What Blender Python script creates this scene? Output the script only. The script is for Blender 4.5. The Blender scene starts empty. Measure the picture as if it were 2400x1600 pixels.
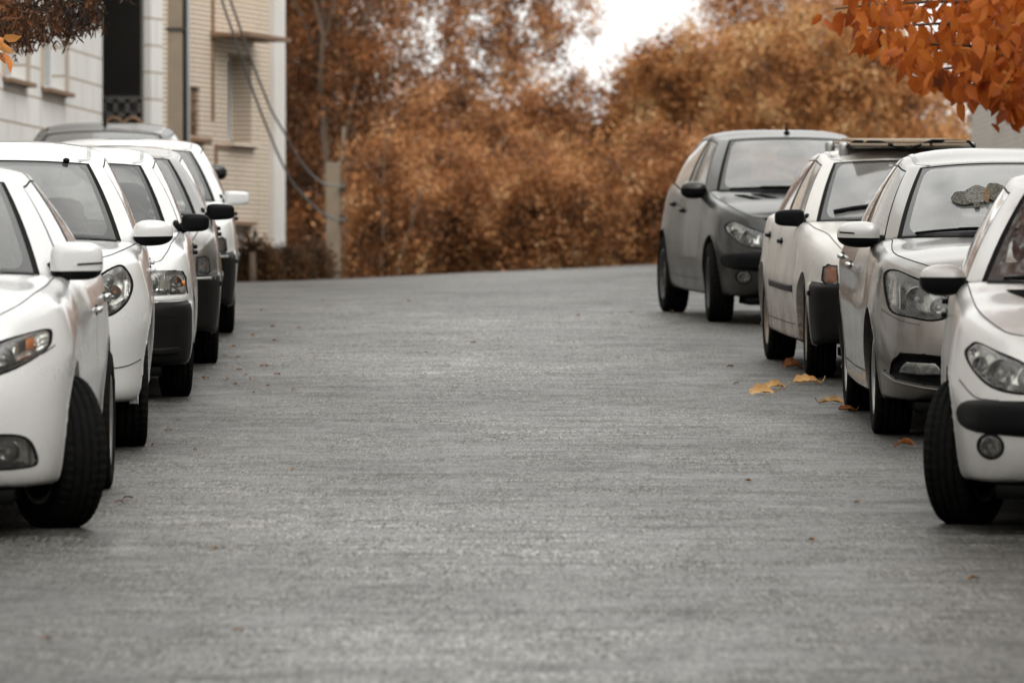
import bpy, bmesh, math, random
import numpy as np
from mathutils import Vector, Matrix
from mathutils.bvhtree import BVHTree
R = math.radians
rng = np.random.default_rng(7)
random.seed(7)
sc = bpy.context.scene
COL = sc.collection

# ---------------------------------------------------------------- camera, sky, sun, exposure
CAMZ, FPX, SLOPE = 1.83, 16000.0, 0.032
cam = bpy.data.cameras.new('camera')
cam_o = bpy.data.objects.new('camera', cam); COL.objects.link(cam_o)
cam.sensor_width = 36; cam.lens = 240; cam.clip_start = 0.5; cam.clip_end = 2000
cam_o.location = (0, 0, CAMZ)
cam_o.rotation_euler = (math.pi/2 - math.atan(100/FPX), 0, 0)
cam.dof.use_dof = True; cam.dof.focus_distance = 36.0; cam.dof.aperture_fstop = 5.4
sc.camera = cam_o
w = bpy.data.worlds.new('World'); sc.world = w; w.use_nodes = True
nt = w.node_tree; nt.nodes.clear()
SUN_EL, SUN_ROT = R(46), R(140)
sky = nt.nodes.new('ShaderNodeTexSky'); sky.sky_type = 'NISHITA'; sky.sun_disc = False
sky.sun_elevation = SUN_EL; sky.sun_rotation = SUN_ROT; sky.dust_density = 6; sky.air_density = 1.2
hs = nt.nodes.new('ShaderNodeHueSaturation'); hs.inputs['Saturation'].default_value = 0.06
mx = nt.nodes.new('ShaderNodeMix'); mx.data_type = 'RGBA'; mx.inputs[0].default_value = 0.6
mx.inputs[7].default_value = (13.6, 13.5, 13.15, 1)          # even cloud cover
bg = nt.nodes.new('ShaderNodeBackground'); bg.inputs[1].default_value = 0.1
ow = nt.nodes.new('ShaderNodeOutputWorld')
nt.links.new(sky.outputs[0], hs.inputs['Color']); nt.links.new(hs.outputs[0], mx.inputs[6])
cl = nt.nodes.new('ShaderNodeTexNoise'); cl.inputs['Scale'].default_value = 3.2; cl.inputs['Detail'].default_value = 5; cl.inputs['Distortion'].default_value = .6
tcw = nt.nodes.new('ShaderNodeTexCoord'); nt.links.new(tcw.outputs['Generated'], cl.inputs['Vector'])
cr_ = nt.nodes.new('ShaderNodeValToRGB'); cr_.color_ramp.elements[0].position = .36; cr_.color_ramp.elements[0].color = (.62, .63, .65, 1); cr_.color_ramp.elements[1].position = .56; cr_.color_ramp.elements[1].color = (1.12, 1.12, 1.1, 1)
nt.links.new(cl.outputs[0], cr_.inputs[0])                # banks of cloud
mc = nt.nodes.new('ShaderNodeMix'); mc.data_type = 'RGBA'; mc.blend_type = 'MULTIPLY'; mc.inputs[0].default_value = 1
nt.links.new(mx.outputs[2], mc.inputs[6]); nt.links.new(cr_.outputs[0], mc.inputs[7]); nt.links.new(mc.outputs[2], bg.inputs[0]); nt.links.new(bg.outputs[0], ow.inputs[0])
sun = bpy.data.lights.new('sun', 'SUN'); sun.energy = 0.6; sun.angle = R(60); sun.color = (1, .96, .9)
sun_o = bpy.data.objects.new('sun', sun); COL.objects.link(sun_o)
sun_o.rotation_euler = (R(90)-SUN_EL, 0, math.pi - SUN_ROT)
vs = sc.view_settings; vs.view_transform = 'Standard'; vs.look = 'None'; vs.exposure = 0.63; vs.gamma = 1
sc.cycles.use_denoising = True
try: sc.cycles.denoiser = 'OPENIMAGEDENOISE'
except Exception: pass
sc.cycles.max_bounces = 8; sc.cycles.transparent_max_bounces = 12
sc.cycles.caustics_reflective = False; sc.cycles.caustics_refractive = False
sc.cycles.sample_clamp_indirect = 6

# ---------------------------------------------------------------- helpers
def tag(o, label=None, cat=None, group=None, kind=None):
    if label: o['label'] = label
    if cat: o['category'] = cat
    if group: o['group'] = group
    if kind: o['kind'] = kind
    return o
def mk(name, V, F, mats, parent=None, fm=None, smooth=True, normals=None):
    me = bpy.data.meshes.new(name)
    me.from_pydata([tuple(map(float, v)) for v in V], [], [tuple(map(int, f)) for f in F])
    if not isinstance(mats, (list, tuple)): mats = [mats]
    for m in mats: me.materials.append(m)
    if fm is not None: me.polygons.foreach_set('material_index', np.asarray(fm, np.int32))
    me.polygons.foreach_set('use_smooth', np.full(len(me.polygons), smooth))
    me.update()
    if normals is not None:
        me.normals_split_custom_set_from_vertices([tuple(n) for n in normals])
    o = bpy.data.objects.new(name, me); COL.objects.link(o)
    if parent: o.parent = parent
    return o
def empty(name, loc=(0, 0, 0), rot=(0, 0, 0)):
    o = bpy.data.objects.new(name, None); COL.objects.link(o)
    o.location = loc; o.rotation_euler = rot; o.empty_display_size = .2
    return o
class MB:
    def __init__(s): s.V = []; s.F = []; s.M = []
    def add(s, V, F, m=0):
        n = len(s.V); s.V += [tuple(v) for v in V]; s.F += [tuple(i+n for i in f) for f in F]; s.M += [m]*len(F); return s
    def box(s, c, d, m=0, rz=0, bev=0.0):
        x, y, z = [a/2 for a in d]
        if bev <= 0:
            P = [(-x,-y,-z),(x,-y,-z),(x,y,-z),(-x,y,-z),(-x,-y,z),(x,-y,z),(x,y,z),(-x,y,z)]
            Fc = [(0,3,2,1),(4,5,6,7),(0,1,5,4),(1,2,6,5),(2,3,7,6),(3,0,4,7)]
        else:
            bm = bmesh.new(); bmesh.ops.create_cube(bm, size=1)
            for v in bm.verts: v.co = Vector((v.co.x*d[0], v.co.y*d[1], v.co.z*d[2]))
            bmesh.ops.bevel(bm, geom=bm.edges[:], offset=min(bev, min(d)*.49), segments=2, affect='EDGES', profile=.5)
            bm.verts.index_update(); P = [tuple(v.co) for v in bm.verts]; Fc = [tuple(v.index for v in f.verts) for f in bm.faces]; bm.free()
        ca, sa = math.cos(rz), math.sin(rz)
        return s.add([(p[0]*ca-p[1]*sa+c[0], p[0]*sa+p[1]*ca+c[1], p[2]+c[2]) for p in P], Fc, m)
    def quad(s, a, b, c, d, m=0): return s.add([a, b, c, d], [(0, 1, 2, 3)], m)
    def tube(s, pts, r, n=6, m=0, cap=True):
        pts = [Vector(p) for p in pts]; k = len(pts); rr = r if hasattr(r, '__len__') else [r]*k
        V = []; up = Vector((0, 0, 1))
        for i, p in enumerate(pts):
            t = (pts[min(i+1, k-1)]-pts[max(i-1, 0)])
            if t.length < 1e-9: t = Vector((0, 0, 1))
            t.normalize(); a = t.cross(up)
            if a.length < .05: a = t.cross(Vector((1, 0, 0)))
            a.normalize(); b = t.cross(a)
            for j in range(n):
                q = 2*math.pi*j/n; V.append(p+a*(rr[i]*math.cos(q))+b*(rr[i]*math.sin(q)))
        Fc = [(i*n+j, i*n+(j+1) % n, (i+1)*n+(j+1) % n, (i+1)*n+j) for i in range(k-1) for j in range(n)]
        if cap: Fc += [tuple(range(n-1, -1, -1)), tuple((k-1)*n+j for j in range(n))]
        return s.add(V, Fc, m)
    def ellip(s, c, d, e=2.0, n=18, mm=10, m=0, rot=None, cut=None):
        """super-ellipsoid, exponent e (2 = ellipsoid, larger = boxier)"""
        V = []; sg = lambda v, p: math.copysign(abs(v)**p, v); p = 2/e
        for i in range(mm+1):
            la = -math.pi/2+math.pi*i/mm
            for j in range(n):
                lo = 2*math.pi*j/n
                v = Vector((d[0]/2*sg(math.cos(la), p)*sg(math.cos(lo), p), d[1]/2*sg(math.cos(la), p)*sg(math.sin(lo), p), d[2]/2*sg(math.sin(la), p)))
                if cut: v = cut(v)
                if rot: v = rot @ v
                V.append(v+Vector(c))
        Fc = [(i*n+j, i*n+(j+1) % n, (i+1)*n+(j+1) % n, (i+1)*n+j) for i in range(mm) for j in range(n)]
        if m == 'split':
            k = len(s.F); s.add(V, Fc, 0)
            return s
        return s.add(V, Fc, m)
    def lathe(s, prof, n=48, axis='x', c=(0, 0, 0), m=0):
        V = []
        for (a, r) in prof:
            for j in range(n):
                q = 2*math.pi*j/n; u, v = r*math.cos(q), r*math.sin(q)
                V.append((c[0]+a, c[1]+u, c[2]+v) if axis == 'x' else ((c[0]+u, c[1]+a, c[2]+v) if axis == 'y' else (c[0]+u, c[1]+v, c[2]+a)))
        k = len(prof)
        return s.add(V, [(i*n+j, i*n+(j+1) % n, (i+1)*n+(j+1) % n, (i+1)*n+j) for i in range(k-1) for j in range(n)], m)
    def mirror(s):
        n = len(s.V); V = [(-v[0], v[1], v[2]) for v in s.V]; F0 = list(s.F); M0 = list(s.M)
        s.V += V; s.F += [tuple(i+n for i in reversed(f)) for f in F0]; s.M += M0; return s
    def build(s, name, mats, parent=None, smooth=True): return mk(name, s.V, s.F, mats, parent, s.M, smooth)
def flip(mb):
    o = MB(); o.V = [(-v[0], v[1], v[2]) for v in mb.V]; o.F = [tuple(reversed(f)) for f in mb.F]; o.M = list(mb.M); return o
def pchip(t, Y, q):
    t = np.asarray(t, float); Y = np.asarray(Y, float); q = np.asarray(q, float)
    one = Y.ndim == 1
    if one: Y = Y[:, None]
    h = np.diff(t)[:, None]; d = np.diff(Y, axis=0)/h; m = np.zeros_like(Y)
    w1 = 2*h[1:]+h[:-1]; w2 = h[1:]+2*h[:-1]
    ok = (d[1:]*d[:-1]) > 0
    with np.errstate(divide='ignore', invalid='ignore'):
        m[1:-1] = np.where(ok, (w1+w2)/(w1/np.where(d[:-1] == 0, 1, d[:-1])+w2/np.where(d[1:] == 0, 1, d[1:])), 0)
    m[0] = d[0]; m[-1] = d[-1]
    i = np.clip(np.searchsorted(t, q, 'right')-1, 0, len(t)-2); H = h[i]; s = ((q-t[i])[:, None])/H
    r = (2*s**3-3*s**2+1)*Y[i]+(s**3-2*s**2+s)*H*m[i]+(-2*s**3+3*s**2)*Y[i+1]+(s**3-s**2)*H*m[i+1]
    return r[:, 0] if one else r
def P(px, py, d): return Vector(((px-1200)*d/FPX, d, CAMZ-(py-700)*d/FPX))

# ---------------------------------------------------------------- road shape: a rise with a crest
Y0 = 50.0
def zprof(y, k):
    y = np.asarray(y, float); ye = Y0+(SLOPE+.012)/k
    a = np.clip(y-Y0, 0, ye-Y0)
    return SLOPE*np.minimum(y, Y0) + SLOPE*a - k*a*a/2 - .012*np.maximum(y-ye, 0)
def solve_k(target):
    lo, hi = 1e-4, .02; yy = np.linspace(45, 140, 800)
    for _ in range(40):
        m = (lo+hi)/2
        if np.max((zprof(yy, m)-CAMZ)/yy) > target: lo = m
        else: hi = m
    return m
KL, KM, KR = solve_k((700-662)/FPX), solve_k((700-640)/FPX), solve_k((700-620)/FPX)
def roadz(x, y): 
    k = np.interp(x, [-2.9, -.6, 1.7], [KL, KM, KR])
    return float(zprof(y, k))
def ground(px, py):
    """point of the road under a pixel (near part of the road)"""
    d = CAMZ*FPX/(py-188); return Vector(((px-1200)*d/FPX, d, SLOPE*d))

# ---------------------------------------------------------------- materials
def mat(name):
    m = bpy.data.materials.new(name); m.use_nodes = True; nt = m.node_tree; nt.nodes.clear()
    out = nt.nodes.new('ShaderNodeOutputMaterial'); return m, nt, out
def N(nt, t, **kw):
    n = nt.nodes.new(t)
    for k, v in kw.items():
        if k in n.inputs: n.inputs[k].default_value = v
        else: setattr(n, k, v)
    return n
def noise(nt, scale, detail=4, vec=None, rough=.55, coord='Object'):
    n = N(nt, 'ShaderNodeTexNoise', Scale=scale, Detail=detail, Roughness=rough)
    if vec is None:
        tc = N(nt, 'ShaderNodeTexCoord'); vec = tc.outputs[coord]
    nt.links.new(vec, n.inputs['Vector']); return n
def ramp(nt, src, stops):
    r = N(nt, 'ShaderNodeValToRGB'); e = r.color_ramp.elements
    while len(e) < len(stops): e.new(.5)
    for i, (p, c) in enumerate(stops):
        e[i].position = p; e[i].color = (c, c, c, 1) if not hasattr(c, '__len__') else (*c, 1)
    nt.links.new(src, r.inputs[0]); return r
def mixc(nt, fac, a, b):
    n = N(nt, 'ShaderNodeMix', data_type='RGBA')
    for s, v in ((0, fac), (6, a), (7, b)):
        if hasattr(v, 'is_linked') or hasattr(v, 'node'): nt.links.new(v, n.inputs[s])
        else: n.inputs[s].default_value = v if not hasattr(v, '__len__') else (*v, 1)
    return n.outputs[2]
def bump(nt, h, strength=.2, dist=.01):
    b = N(nt, 'ShaderNodeBump', Strength=strength, Distance=dist); nt.links.new(h, b.inputs['Height']); return b.outputs[0]
def simple(name, col, rough=.5, metal=0, var=.15, scale=20, coat=0, bmp=0, spec=.5):
    m, nt, out = mat(name); p = N(nt, 'ShaderNodeBsdfPrincipled', Roughness=rough, Metallic=metal)
    p.inputs['Coat Weight'].default_value = coat; p.inputs['Specular IOR Level'].default_value = spec
    n = noise(nt, scale)
    c = mixc(nt, n.outputs[0], tuple(max(0, v*(1-var)) for v in col), tuple(v*(1+var) for v in col))
    nt.links.new(c, p.inputs['Base Color'])
    if bmp: nt.links.new(bump(nt, n.outputs[0], bmp, .005), p.inputs['Normal'])
    nt.links.new(p.outputs[0], out.inputs[0]); return m
def paint(name, col, metal=0, rough=.3, dirt=.5, dirtcol=(.16, .13, .10), coat=.7):
    m, nt, out = mat(name); p = N(nt, 'ShaderNodeBsdfPrincipled', Metallic=metal)
    p.inputs['Coat Weight'].default_value = coat; p.inputs['Coat Roughness'].default_value = .1
    tc = N(nt, 'ShaderNodeTexCoord'); sp = N(nt, 'ShaderNodeSeparateXYZ'); nt.links.new(tc.outputs['Object'], sp.inputs[0])
    n1 = noise(nt, 3.5, 6); n2 = noise(nt, 45, 5)
    # road dirt thrown up on the sills and arches
    hgt = N(nt, 'ShaderNodeMapRange'); nt.links.new(sp.outputs[2], hgt.inputs[0])
    for i, v in ((1, .15), (2, .85), (3, 1.0), (4, .08)): hgt.inputs[i].default_value = v
    a = N(nt, 'ShaderNodeMath', operation='MULTIPLY'); nt.links.new(hgt.outputs[0], a.inputs[0]); nt.links.new(n1.outputs[0], a.inputs[1])
    b = N(nt, 'ShaderNodeMath', operation='MULTIPLY'); nt.links.new(a.outputs[0], b.inputs[0]); b.inputs[1].default_value = dirt
    r2 = ramp(nt, n2.outputs[0], [(.35, .6), (.7, 1.0)])
    f = N(nt, 'ShaderNodeMath', operation='MULTIPLY', use_clamp=True); nt.links.new(b.outputs[0], f.inputs[0]); nt.links.new(r2.outputs[0], f.inputs[1])
    nt.links.new(mixc(nt, f.outputs[0], col, dirtcol), p.inputs['Base Color'])
    rr = N(nt, 'ShaderNodeMapRange'); nt.links.new(f.outputs[0], rr.inputs[0])
    for i, v in ((1, 0), (2, .5), (3, rough), (4, .75)): rr.inputs[i].default_value = v
    nt.links.new(rr.outputs[0], p.inputs['Roughness'])
    # rain drops
    vo = N(nt, 'ShaderNodeTexVoronoi', Scale=170); nt.links.new(tc.outputs['Object'], vo.inputs['Vector'])
    dr = ramp(nt, vo.outputs[0], [(.0, 1.0), (.32, 0.0)])
    bn = bump(nt, dr.outputs[0], .16, .002)
    nt.links.new(bn, p.inputs['Normal']); nt.links.new(bn, p.inputs['Coat Normal'])
    nt.links.new(p.outputs[0], out.inputs[0]); return m
def glassmat(name, tint=.5, film=.12, filmcol=(.55, .55, .54), rough=.05, ior=1.5):
    """thin pane: clear tinted sheet, mirror-like by Fresnel, with a film of drops and dust"""
    m, nt, out = mat(name); tc = N(nt, 'ShaderNodeTexCoord')
    vo = N(nt, 'ShaderNodeTexVoronoi', Scale=150); nt.links.new(tc.outputs['Object'], vo.inputs['Vector'])
    dr = ramp(nt, vo.outputs[0], [(.0, 1.0), (.35, 0.0)]); bn = bump(nt, dr.outputs[0], .22, .002)
    tr = N(nt, 'ShaderNodeBsdfTransparent'); tr.inputs[0].default_value = (tint, tint*1.01, tint*.99, 1)
    df = N(nt, 'ShaderNodeBsdfDiffuse'); df.inputs[0].default_value = (*filmcol, 1)
    n = noise(nt, 5, 5); fr = ramp(nt, n.outputs[0], [(.3, film*.7), (.75, film*1.3)])
    m1 = N(nt, 'ShaderNodeMixShader'); nt.links.new(fr.outputs[0], m1.inputs[0]); nt.links.new(tr.outputs[0], m1.inputs[1]); nt.links.new(df.outputs[0], m1.inputs[2])
    gl = N(nt, 'ShaderNodeBsdfGlossy', Roughness=rough); gl.inputs[0].default_value = (1, 1, 1, 1); nt.links.new(bn, gl.inputs['Normal'])
    fn = N(nt, 'ShaderNodeFresnel', IOR=ior)
    dbl = N(nt, 'ShaderNodeMath', operation='MULTIPLY', use_clamp=True); dbl.inputs[1].default_value = 1.7; nt.links.new(fn.outputs[0], dbl.inputs[0])
    m2 = N(nt, 'ShaderNodeMixShader'); nt.links.new(dbl.outputs[0], m2.inputs[0]); nt.links.new(m1.outputs[0], m2.inputs[1]); nt.links.new(gl.outputs[0], m2.inputs[2])
    nt.links.new(m2.outputs[0], out.inputs[0]); return m
def leafmat(name, stops, trans=.22, rough=.6, rnd=.5, amp=3.3, sc_=1.6):
    m, nt, out = mat(name); g = N(nt, 'ShaderNodeNewGeometry')
    n = noise(nt, sc_, 4)
    ad = N(nt, 'ShaderNodeMath', operation='MULTIPLY_ADD'); nt.links.new(g.outputs['Random Per Island'], ad.inputs[0]); ad.inputs[1].default_value = rnd
    sb = N(nt, 'ShaderNodeMath', operation='MULTIPLY_ADD'); nt.links.new(n.outputs[0], sb.inputs[0]); sb.inputs[1].default_value = amp; sb.inputs[2].default_value = .5-rnd/2-amp/2
    nt.links.new(sb.outputs[0], ad.inputs[2])
    r = ramp(nt, ad.outputs[0], stops)
    p = N(nt, 'ShaderNodeBsdfPrincipled', Roughness=rough); p.inputs['Specular IOR Level'].default_value = .3
    nt.links.new(r.outputs[0], p.inputs['Base Color'])
    t = N(nt, 'ShaderNodeBsdfTranslucent'); nt.links.new(r.outputs[0], t.inputs[0])
    ms = N(nt, 'ShaderNodeMixShader'); ms.inputs[0].default_value = trans
    nt.links.new(p.outputs[0], ms.inputs[1]); nt.links.new(t.outputs[0], ms.inputs[2]); nt.links.new(ms.outputs[0], out.inputs[0]); return m

M = {}
M['white'] = paint('white_paint', (.74, .74, .735), dirt=.4, rough=.22, coat=.9)
M['white_old'] = paint('old_white_paint', (.76, .74, .70), dirt=2.3, dirtcol=(.2, .14, .095), rough=.4, coat=.35)
M['silver'] = paint('silver_paint', (.235, .222, .203), metal=1.0, rough=.25, dirt=.5, coat=.8)
M['silver_light'] = paint('light_silver_paint', (.66, .655, .64), metal=.25, rough=.32, dirt=.3, coat=.7)
M['grey_dark'] = paint('dark_grey_paint', (.022, .0215, .02), metal=.4, rough=.28, dirt=.5, dirtcol=(.05, .04, .03), coat=.5)
M['grey_mid'] = paint('mid_grey_paint', (.36, .36, .35), metal=.5, rough=.36, dirt=.6)
M['plastic'] = simple('black_plastic', (.0045, .005, .0055), .45, bmp=.1, scale=60, spec=.1)
M['plastic_worn'] = simple('faded_black_plastic', (.008, .0078, .0075), .5, var=.7, bmp=.15, scale=9, spec=.1)
M['gap'] = simple('panel_gap_black', (.008, .008, .008), .8, spec=.1)
M['seam'] = simple('panel_seam', (.10, .10, .10), .8, spec=.1)
M['rubber'] = simple('tyre_rubber', (.009, .009, .0088), .85, var=.6, scale=40, bmp=.15, spec=.06)
M['liner'] = simple('wheel_arch_liner', (.006, .006, .006), .9, spec=.05)
M['chrome'] = simple('chrome', (.62, .62, .61), .16, metal=1, var=.1)
M['reflector'] = simple('lamp_reflector', (.36, .36, .35), .18, metal=1, var=.7, scale=45, bmp=.6)
M['reflector_bright'] = simple('bright_reflector', (.78, .78, .77), .16, metal=1, var=.25, scale=50, bmp=.35)
M['alloy'] = simple('alloy_rim', (.45, .45, .44), .35, metal=.9, var=.15)
M['dark_rim'] = simple('dark_steel_rim', (.09, .088, .085), .5, metal=.5, var=.3)
M['steel'] = simple('brown_dusty_rim', (.30, .25, .2), .5, metal=.6, var=.3)
M['amber'] = simple('amber_plastic', (.75, .2, .03), .25, var=.25, coat=.5)
M['bulb'] = simple('bulb_glass', (.75, .73, .7), .1, var=.1, coat=1)
M['seat'] = simple('seat_cloth', (.07, .068, .065), .9, var=.2, bmp=.2)
M['seat_light'] = simple('light_seat_cloth', (.10, .097, .093), .9, var=.2, bmp=.2)
M['dash'] = simple('dashboard', (.035, .035, .035), .7)
M['dash_shade'] = simple('pale_sun_reflector', (.42, .42, .41), .6)
M['glass'] = glassmat('window_glass', .66, .03)
def wsmat(name, film, tint=.7, border=.925):
    """windscreen: glass inside a rounded border print (UV: across, up)"""
    m = glassmat(name, tint, film, rough=.07); nt = m.node_tree; out = [n for n in nt.nodes if n.type == 'OUTPUT_MATERIAL'][0]; gl_ = out.inputs[0].links[0].from_socket
    uv = N(nt, 'ShaderNodeUVMap', uv_map='pane'); sp = N(nt, 'ShaderNodeSeparateXYZ'); nt.links.new(uv.outputs[0], sp.inputs[0])
    def mth(op, a, b=None, cl=False):
        n = N(nt, 'ShaderNodeMath', operation=op, use_clamp=cl)
        for i, v in ((0, a), (1, b)):
            if v is None: continue
            if hasattr(v, 'node'): nt.links.new(v, n.inputs[i])
            else: n.inputs[i].default_value = v
        return n.outputs[0]
    rx = .075
    dx = mth('MAXIMUM', mth('SUBTRACT', sp.outputs[0], border-rx), 0.0)
    dy = mth('MAXIMUM', mth('SUBTRACT', mth('ABSOLUTE', mth('SUBTRACT', sp.outputs[1], .49)), .435-.13), 0.0)
    d = mth('SQRT', mth('ADD', mth('POWER', mth('DIVIDE', dx, rx), 2.0), mth('POWER', mth('DIVIDE', dy, .13), 2.0)))
    f = mth('MULTIPLY', mth('SUBTRACT', d, .97), 16.0, True)
    p = N(nt, 'ShaderNodeBsdfPrincipled', Roughness=.1); p.inputs['Base Color'].default_value = (.05, .05, .05, 1)
    b = [n for n in nt.nodes if n.type == 'BUMP'][0]; nt.links.new(b.outputs[0], p.inputs['Normal'])
    ms = N(nt, 'ShaderNodeMixShader'); nt.links.new(f, ms.inputs[0]); nt.links.new(gl_, ms.inputs[1]); nt.links.new(p.outputs[0], ms.inputs[2]); nt.links.new(ms.outputs[0], out.inputs[0]); return m
M['glass_ws'] = wsmat('windscreen_glass', .055, .86); M['glass_film'] = wsmat('filmed_windscreen', .34, .8, .925)  # second pane carries a stronger pale film
M['frit'] = simple('windscreen_border', (.02, .02, .021), .12, coat=.6)
M['lens'] = glassmat('lamp_lens', .93, .05, rough=.03)
M['clearlens'] = simple('clear_lens', (.8, .8, .8), .1)
# ---------------------------------------------------------------- wheels
WHEELS = {}
def wheel_meshes(rw, tw, rimkind):
    key = (rw, tw, rimkind)
    if key in WHEELS: return WHEELS[key]
    h = tw/2; n = 150; rr = rw*.66
    prof = [(-h*.82, rr), (-h*.98, rr+.02), (-h*1.0, rw*.85), (-h*.97, rw*.925), (-h*.9, rw*.966), (-h*.78, rw*.988)]
    g = .009
    for c, wd in ((-.5, .028), (-.14, .03), (.2, .03), (.56, .028)):
        prof += [(h*c-h*wd-.002, rw), (h*c-h*wd, rw-g), (h*c+h*wd, rw-g), (h*c+h*wd+.002, rw)]
    prof += [(h*.78, rw*.988), (h*.9, rw*.966), (h*.97, rw*.925), (h*1.0, rw*.85), (h*.98, rr+.02), (h*.82, rr)]
    V = []; k = len(prof)
    for i, (a, r) in enumerate(prof):
        sh = abs(a) > h*.5; mid = abs(a) <= h*.5
        for j in range(n):
            q = 2*math.pi*j/n; r2 = r
            if rw*.93 < r and sh and j % 3 == 0: r2 = r-.007
            if rw*.995 < r and mid and (j+int(a*60)) % 5 == 0: r2 = r-.004
            V.append((a, r2*math.cos(q), r2*math.sin(q)))
    F = [(i*n+j, i*n+(j+1) % n, (i+1)*n+(j+1) % n, (i+1)*n+j) for i in range(k-1) for j in range(n)]
    tyre = (V, F)
    mb = MB()                                       # rim, outer face at +x
    mb.lathe([(h*.8, rr+.004), (h*.92, rr-.004), (h*.86, rr-.018), (h*.2, rr-.03), (-h*.8, rr-.02), (-h*.84, rr+.004)], 48)
    mb.lathe([(h*.25, rr-.03), (h*.2, .0001)], 48, m=1)
    if rimkind == 'alloy':
        for s in range(5):
            for da in (-.14, .14):
                q = 2*math.pi*s/5+da*.8; c, sn = math.cos(q), math.sin(q); c2, s2 = math.cos(q+da), math.sin(q+da)
                wv = .022; a = Vector((h*.62, c*.05, sn*.05)); b = Vector((h*.8, c2*(rr-.012), s2*(rr-.012))); t = Vector((0, -sn, c))*wv; dd = Vector((-.03, 0, 0))
                mb.add([a-t, a+t, b+t, b-t, a-t+dd, a+t+dd, b+t+dd, b-t+dd], [(0, 1, 2, 3), (0, 4, 5, 1), (1, 5, 6, 2), (2, 6, 7, 3), (3, 7, 4, 0)])
        mb.lathe([(h*.4, .075), (h*.62, .07), (h*.68, .04), (h*.69, .0001)], 24)
        for s in range(5): mb.lathe([(h*.66, .008), (h*.7, .0001)], 8, c=(0, .05*math.cos(s*1.2566+.3), .05*math.sin(s*1.2566+.3)), m=1)
    else:
        mb.lathe([(h*.3, rr-.03), (h*.62, rr*.78), (h*.7, rr*.6), (h*.55, rr*.35), (h*.72, .06), (h*.74, .0001)], 48)
        for s in range(10):
            q = 2*math.pi*s/10; mb.lathe([(h*.69, .022), (h*.705, .0001)], 10, c=(0, rr*.62*math.cos(q), rr*.62*math.sin(q)), m=1)
    WHEELS[key] = (tyre, mb); return WHEELS[key]
def add_wheel(parent, x, y, rw, tw, rimkind, rimmat, steer=0):
    (V, F), mb = wheel_meshes(rw, tw, rimkind)
    key = (rw, tw, rimkind, rimmat.name)
    if key not in WHEELS:
        a = mk('wheel', mb.V, mb.F, [rimmat, M['gap']], None, mb.M); b = mk('tyre', V, F, M['rubber'])
        WHEELS[key] = (a.data, b.data); bpy.data.objects.remove(a); bpy.data.objects.remove(b)
    da, db = WHEELS[key]
    a = bpy.data.objects.new('wheel', da); b = bpy.data.objects.new('tyre', db)
    COL.objects.link(a); COL.objects.link(b); a.parent = parent; b.parent = a
    a.location = (x, y, rw-.008); a.rotation_euler = (random.uniform(0, 6), 0, steer if x > 0 else steer+math.pi)
    return a

# ---------------------------------------------------------------- car shell
NSUB = 3
def inside(poly, x, z):
    n = len(poly); c = np.zeros(x.shape, bool)
    for i in range(n):
        (x1, z1), (x2, z2) = poly[i], poly[(i+1) % n]
        with np.errstate(divide='ignore', invalid='ignore'):
            t = ((z1 > z) != (z2 > z)) & (x < (x2-x1)*(z-z1)/((z2-z1) if z2 != z1 else 1e-9)+x1)
        c ^= t
    return c
def nearest(poly, x, z):
    best = None; p = Vector((x, z))
    for i in range(len(poly)):
        a = Vector(poly[i]); b = Vector(poly[(i+1) % len(poly)]); ab = b-a
        t = max(0, min(1, (p-a).dot(ab)/max(ab.length_squared, 1e-12))); q = a+ab*t
        if best is None or (q-p).length < best[0]: best = ((q-p).length, q)
    return best[1]
def smooth_poly(poly, n=5):
    pts = [Vector((*p, 0)) for p in poly]; k = len(pts); out = []
    for i in range(k):
        p0, p1, p2, p3 = pts[i-1], pts[i], pts[(i+1) % k], pts[(i+2) % k]
        for j in range(n):
            t = j/n
            q = .5*((2*p1)+(p2-p0)*t+(2*p0-5*p1+4*p2-p3)*t*t+(3*p1-p0-3*p2+p3)*t**3)
            out.append((q.x, q.y))
    return out
def circle(x, z, r, rz=None, n=28): return [(x+r*math.cos(2*math.pi*i/n), z+(rz or r)*math.sin(2*math.pi*i/n)) for i in range(n)]

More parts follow.
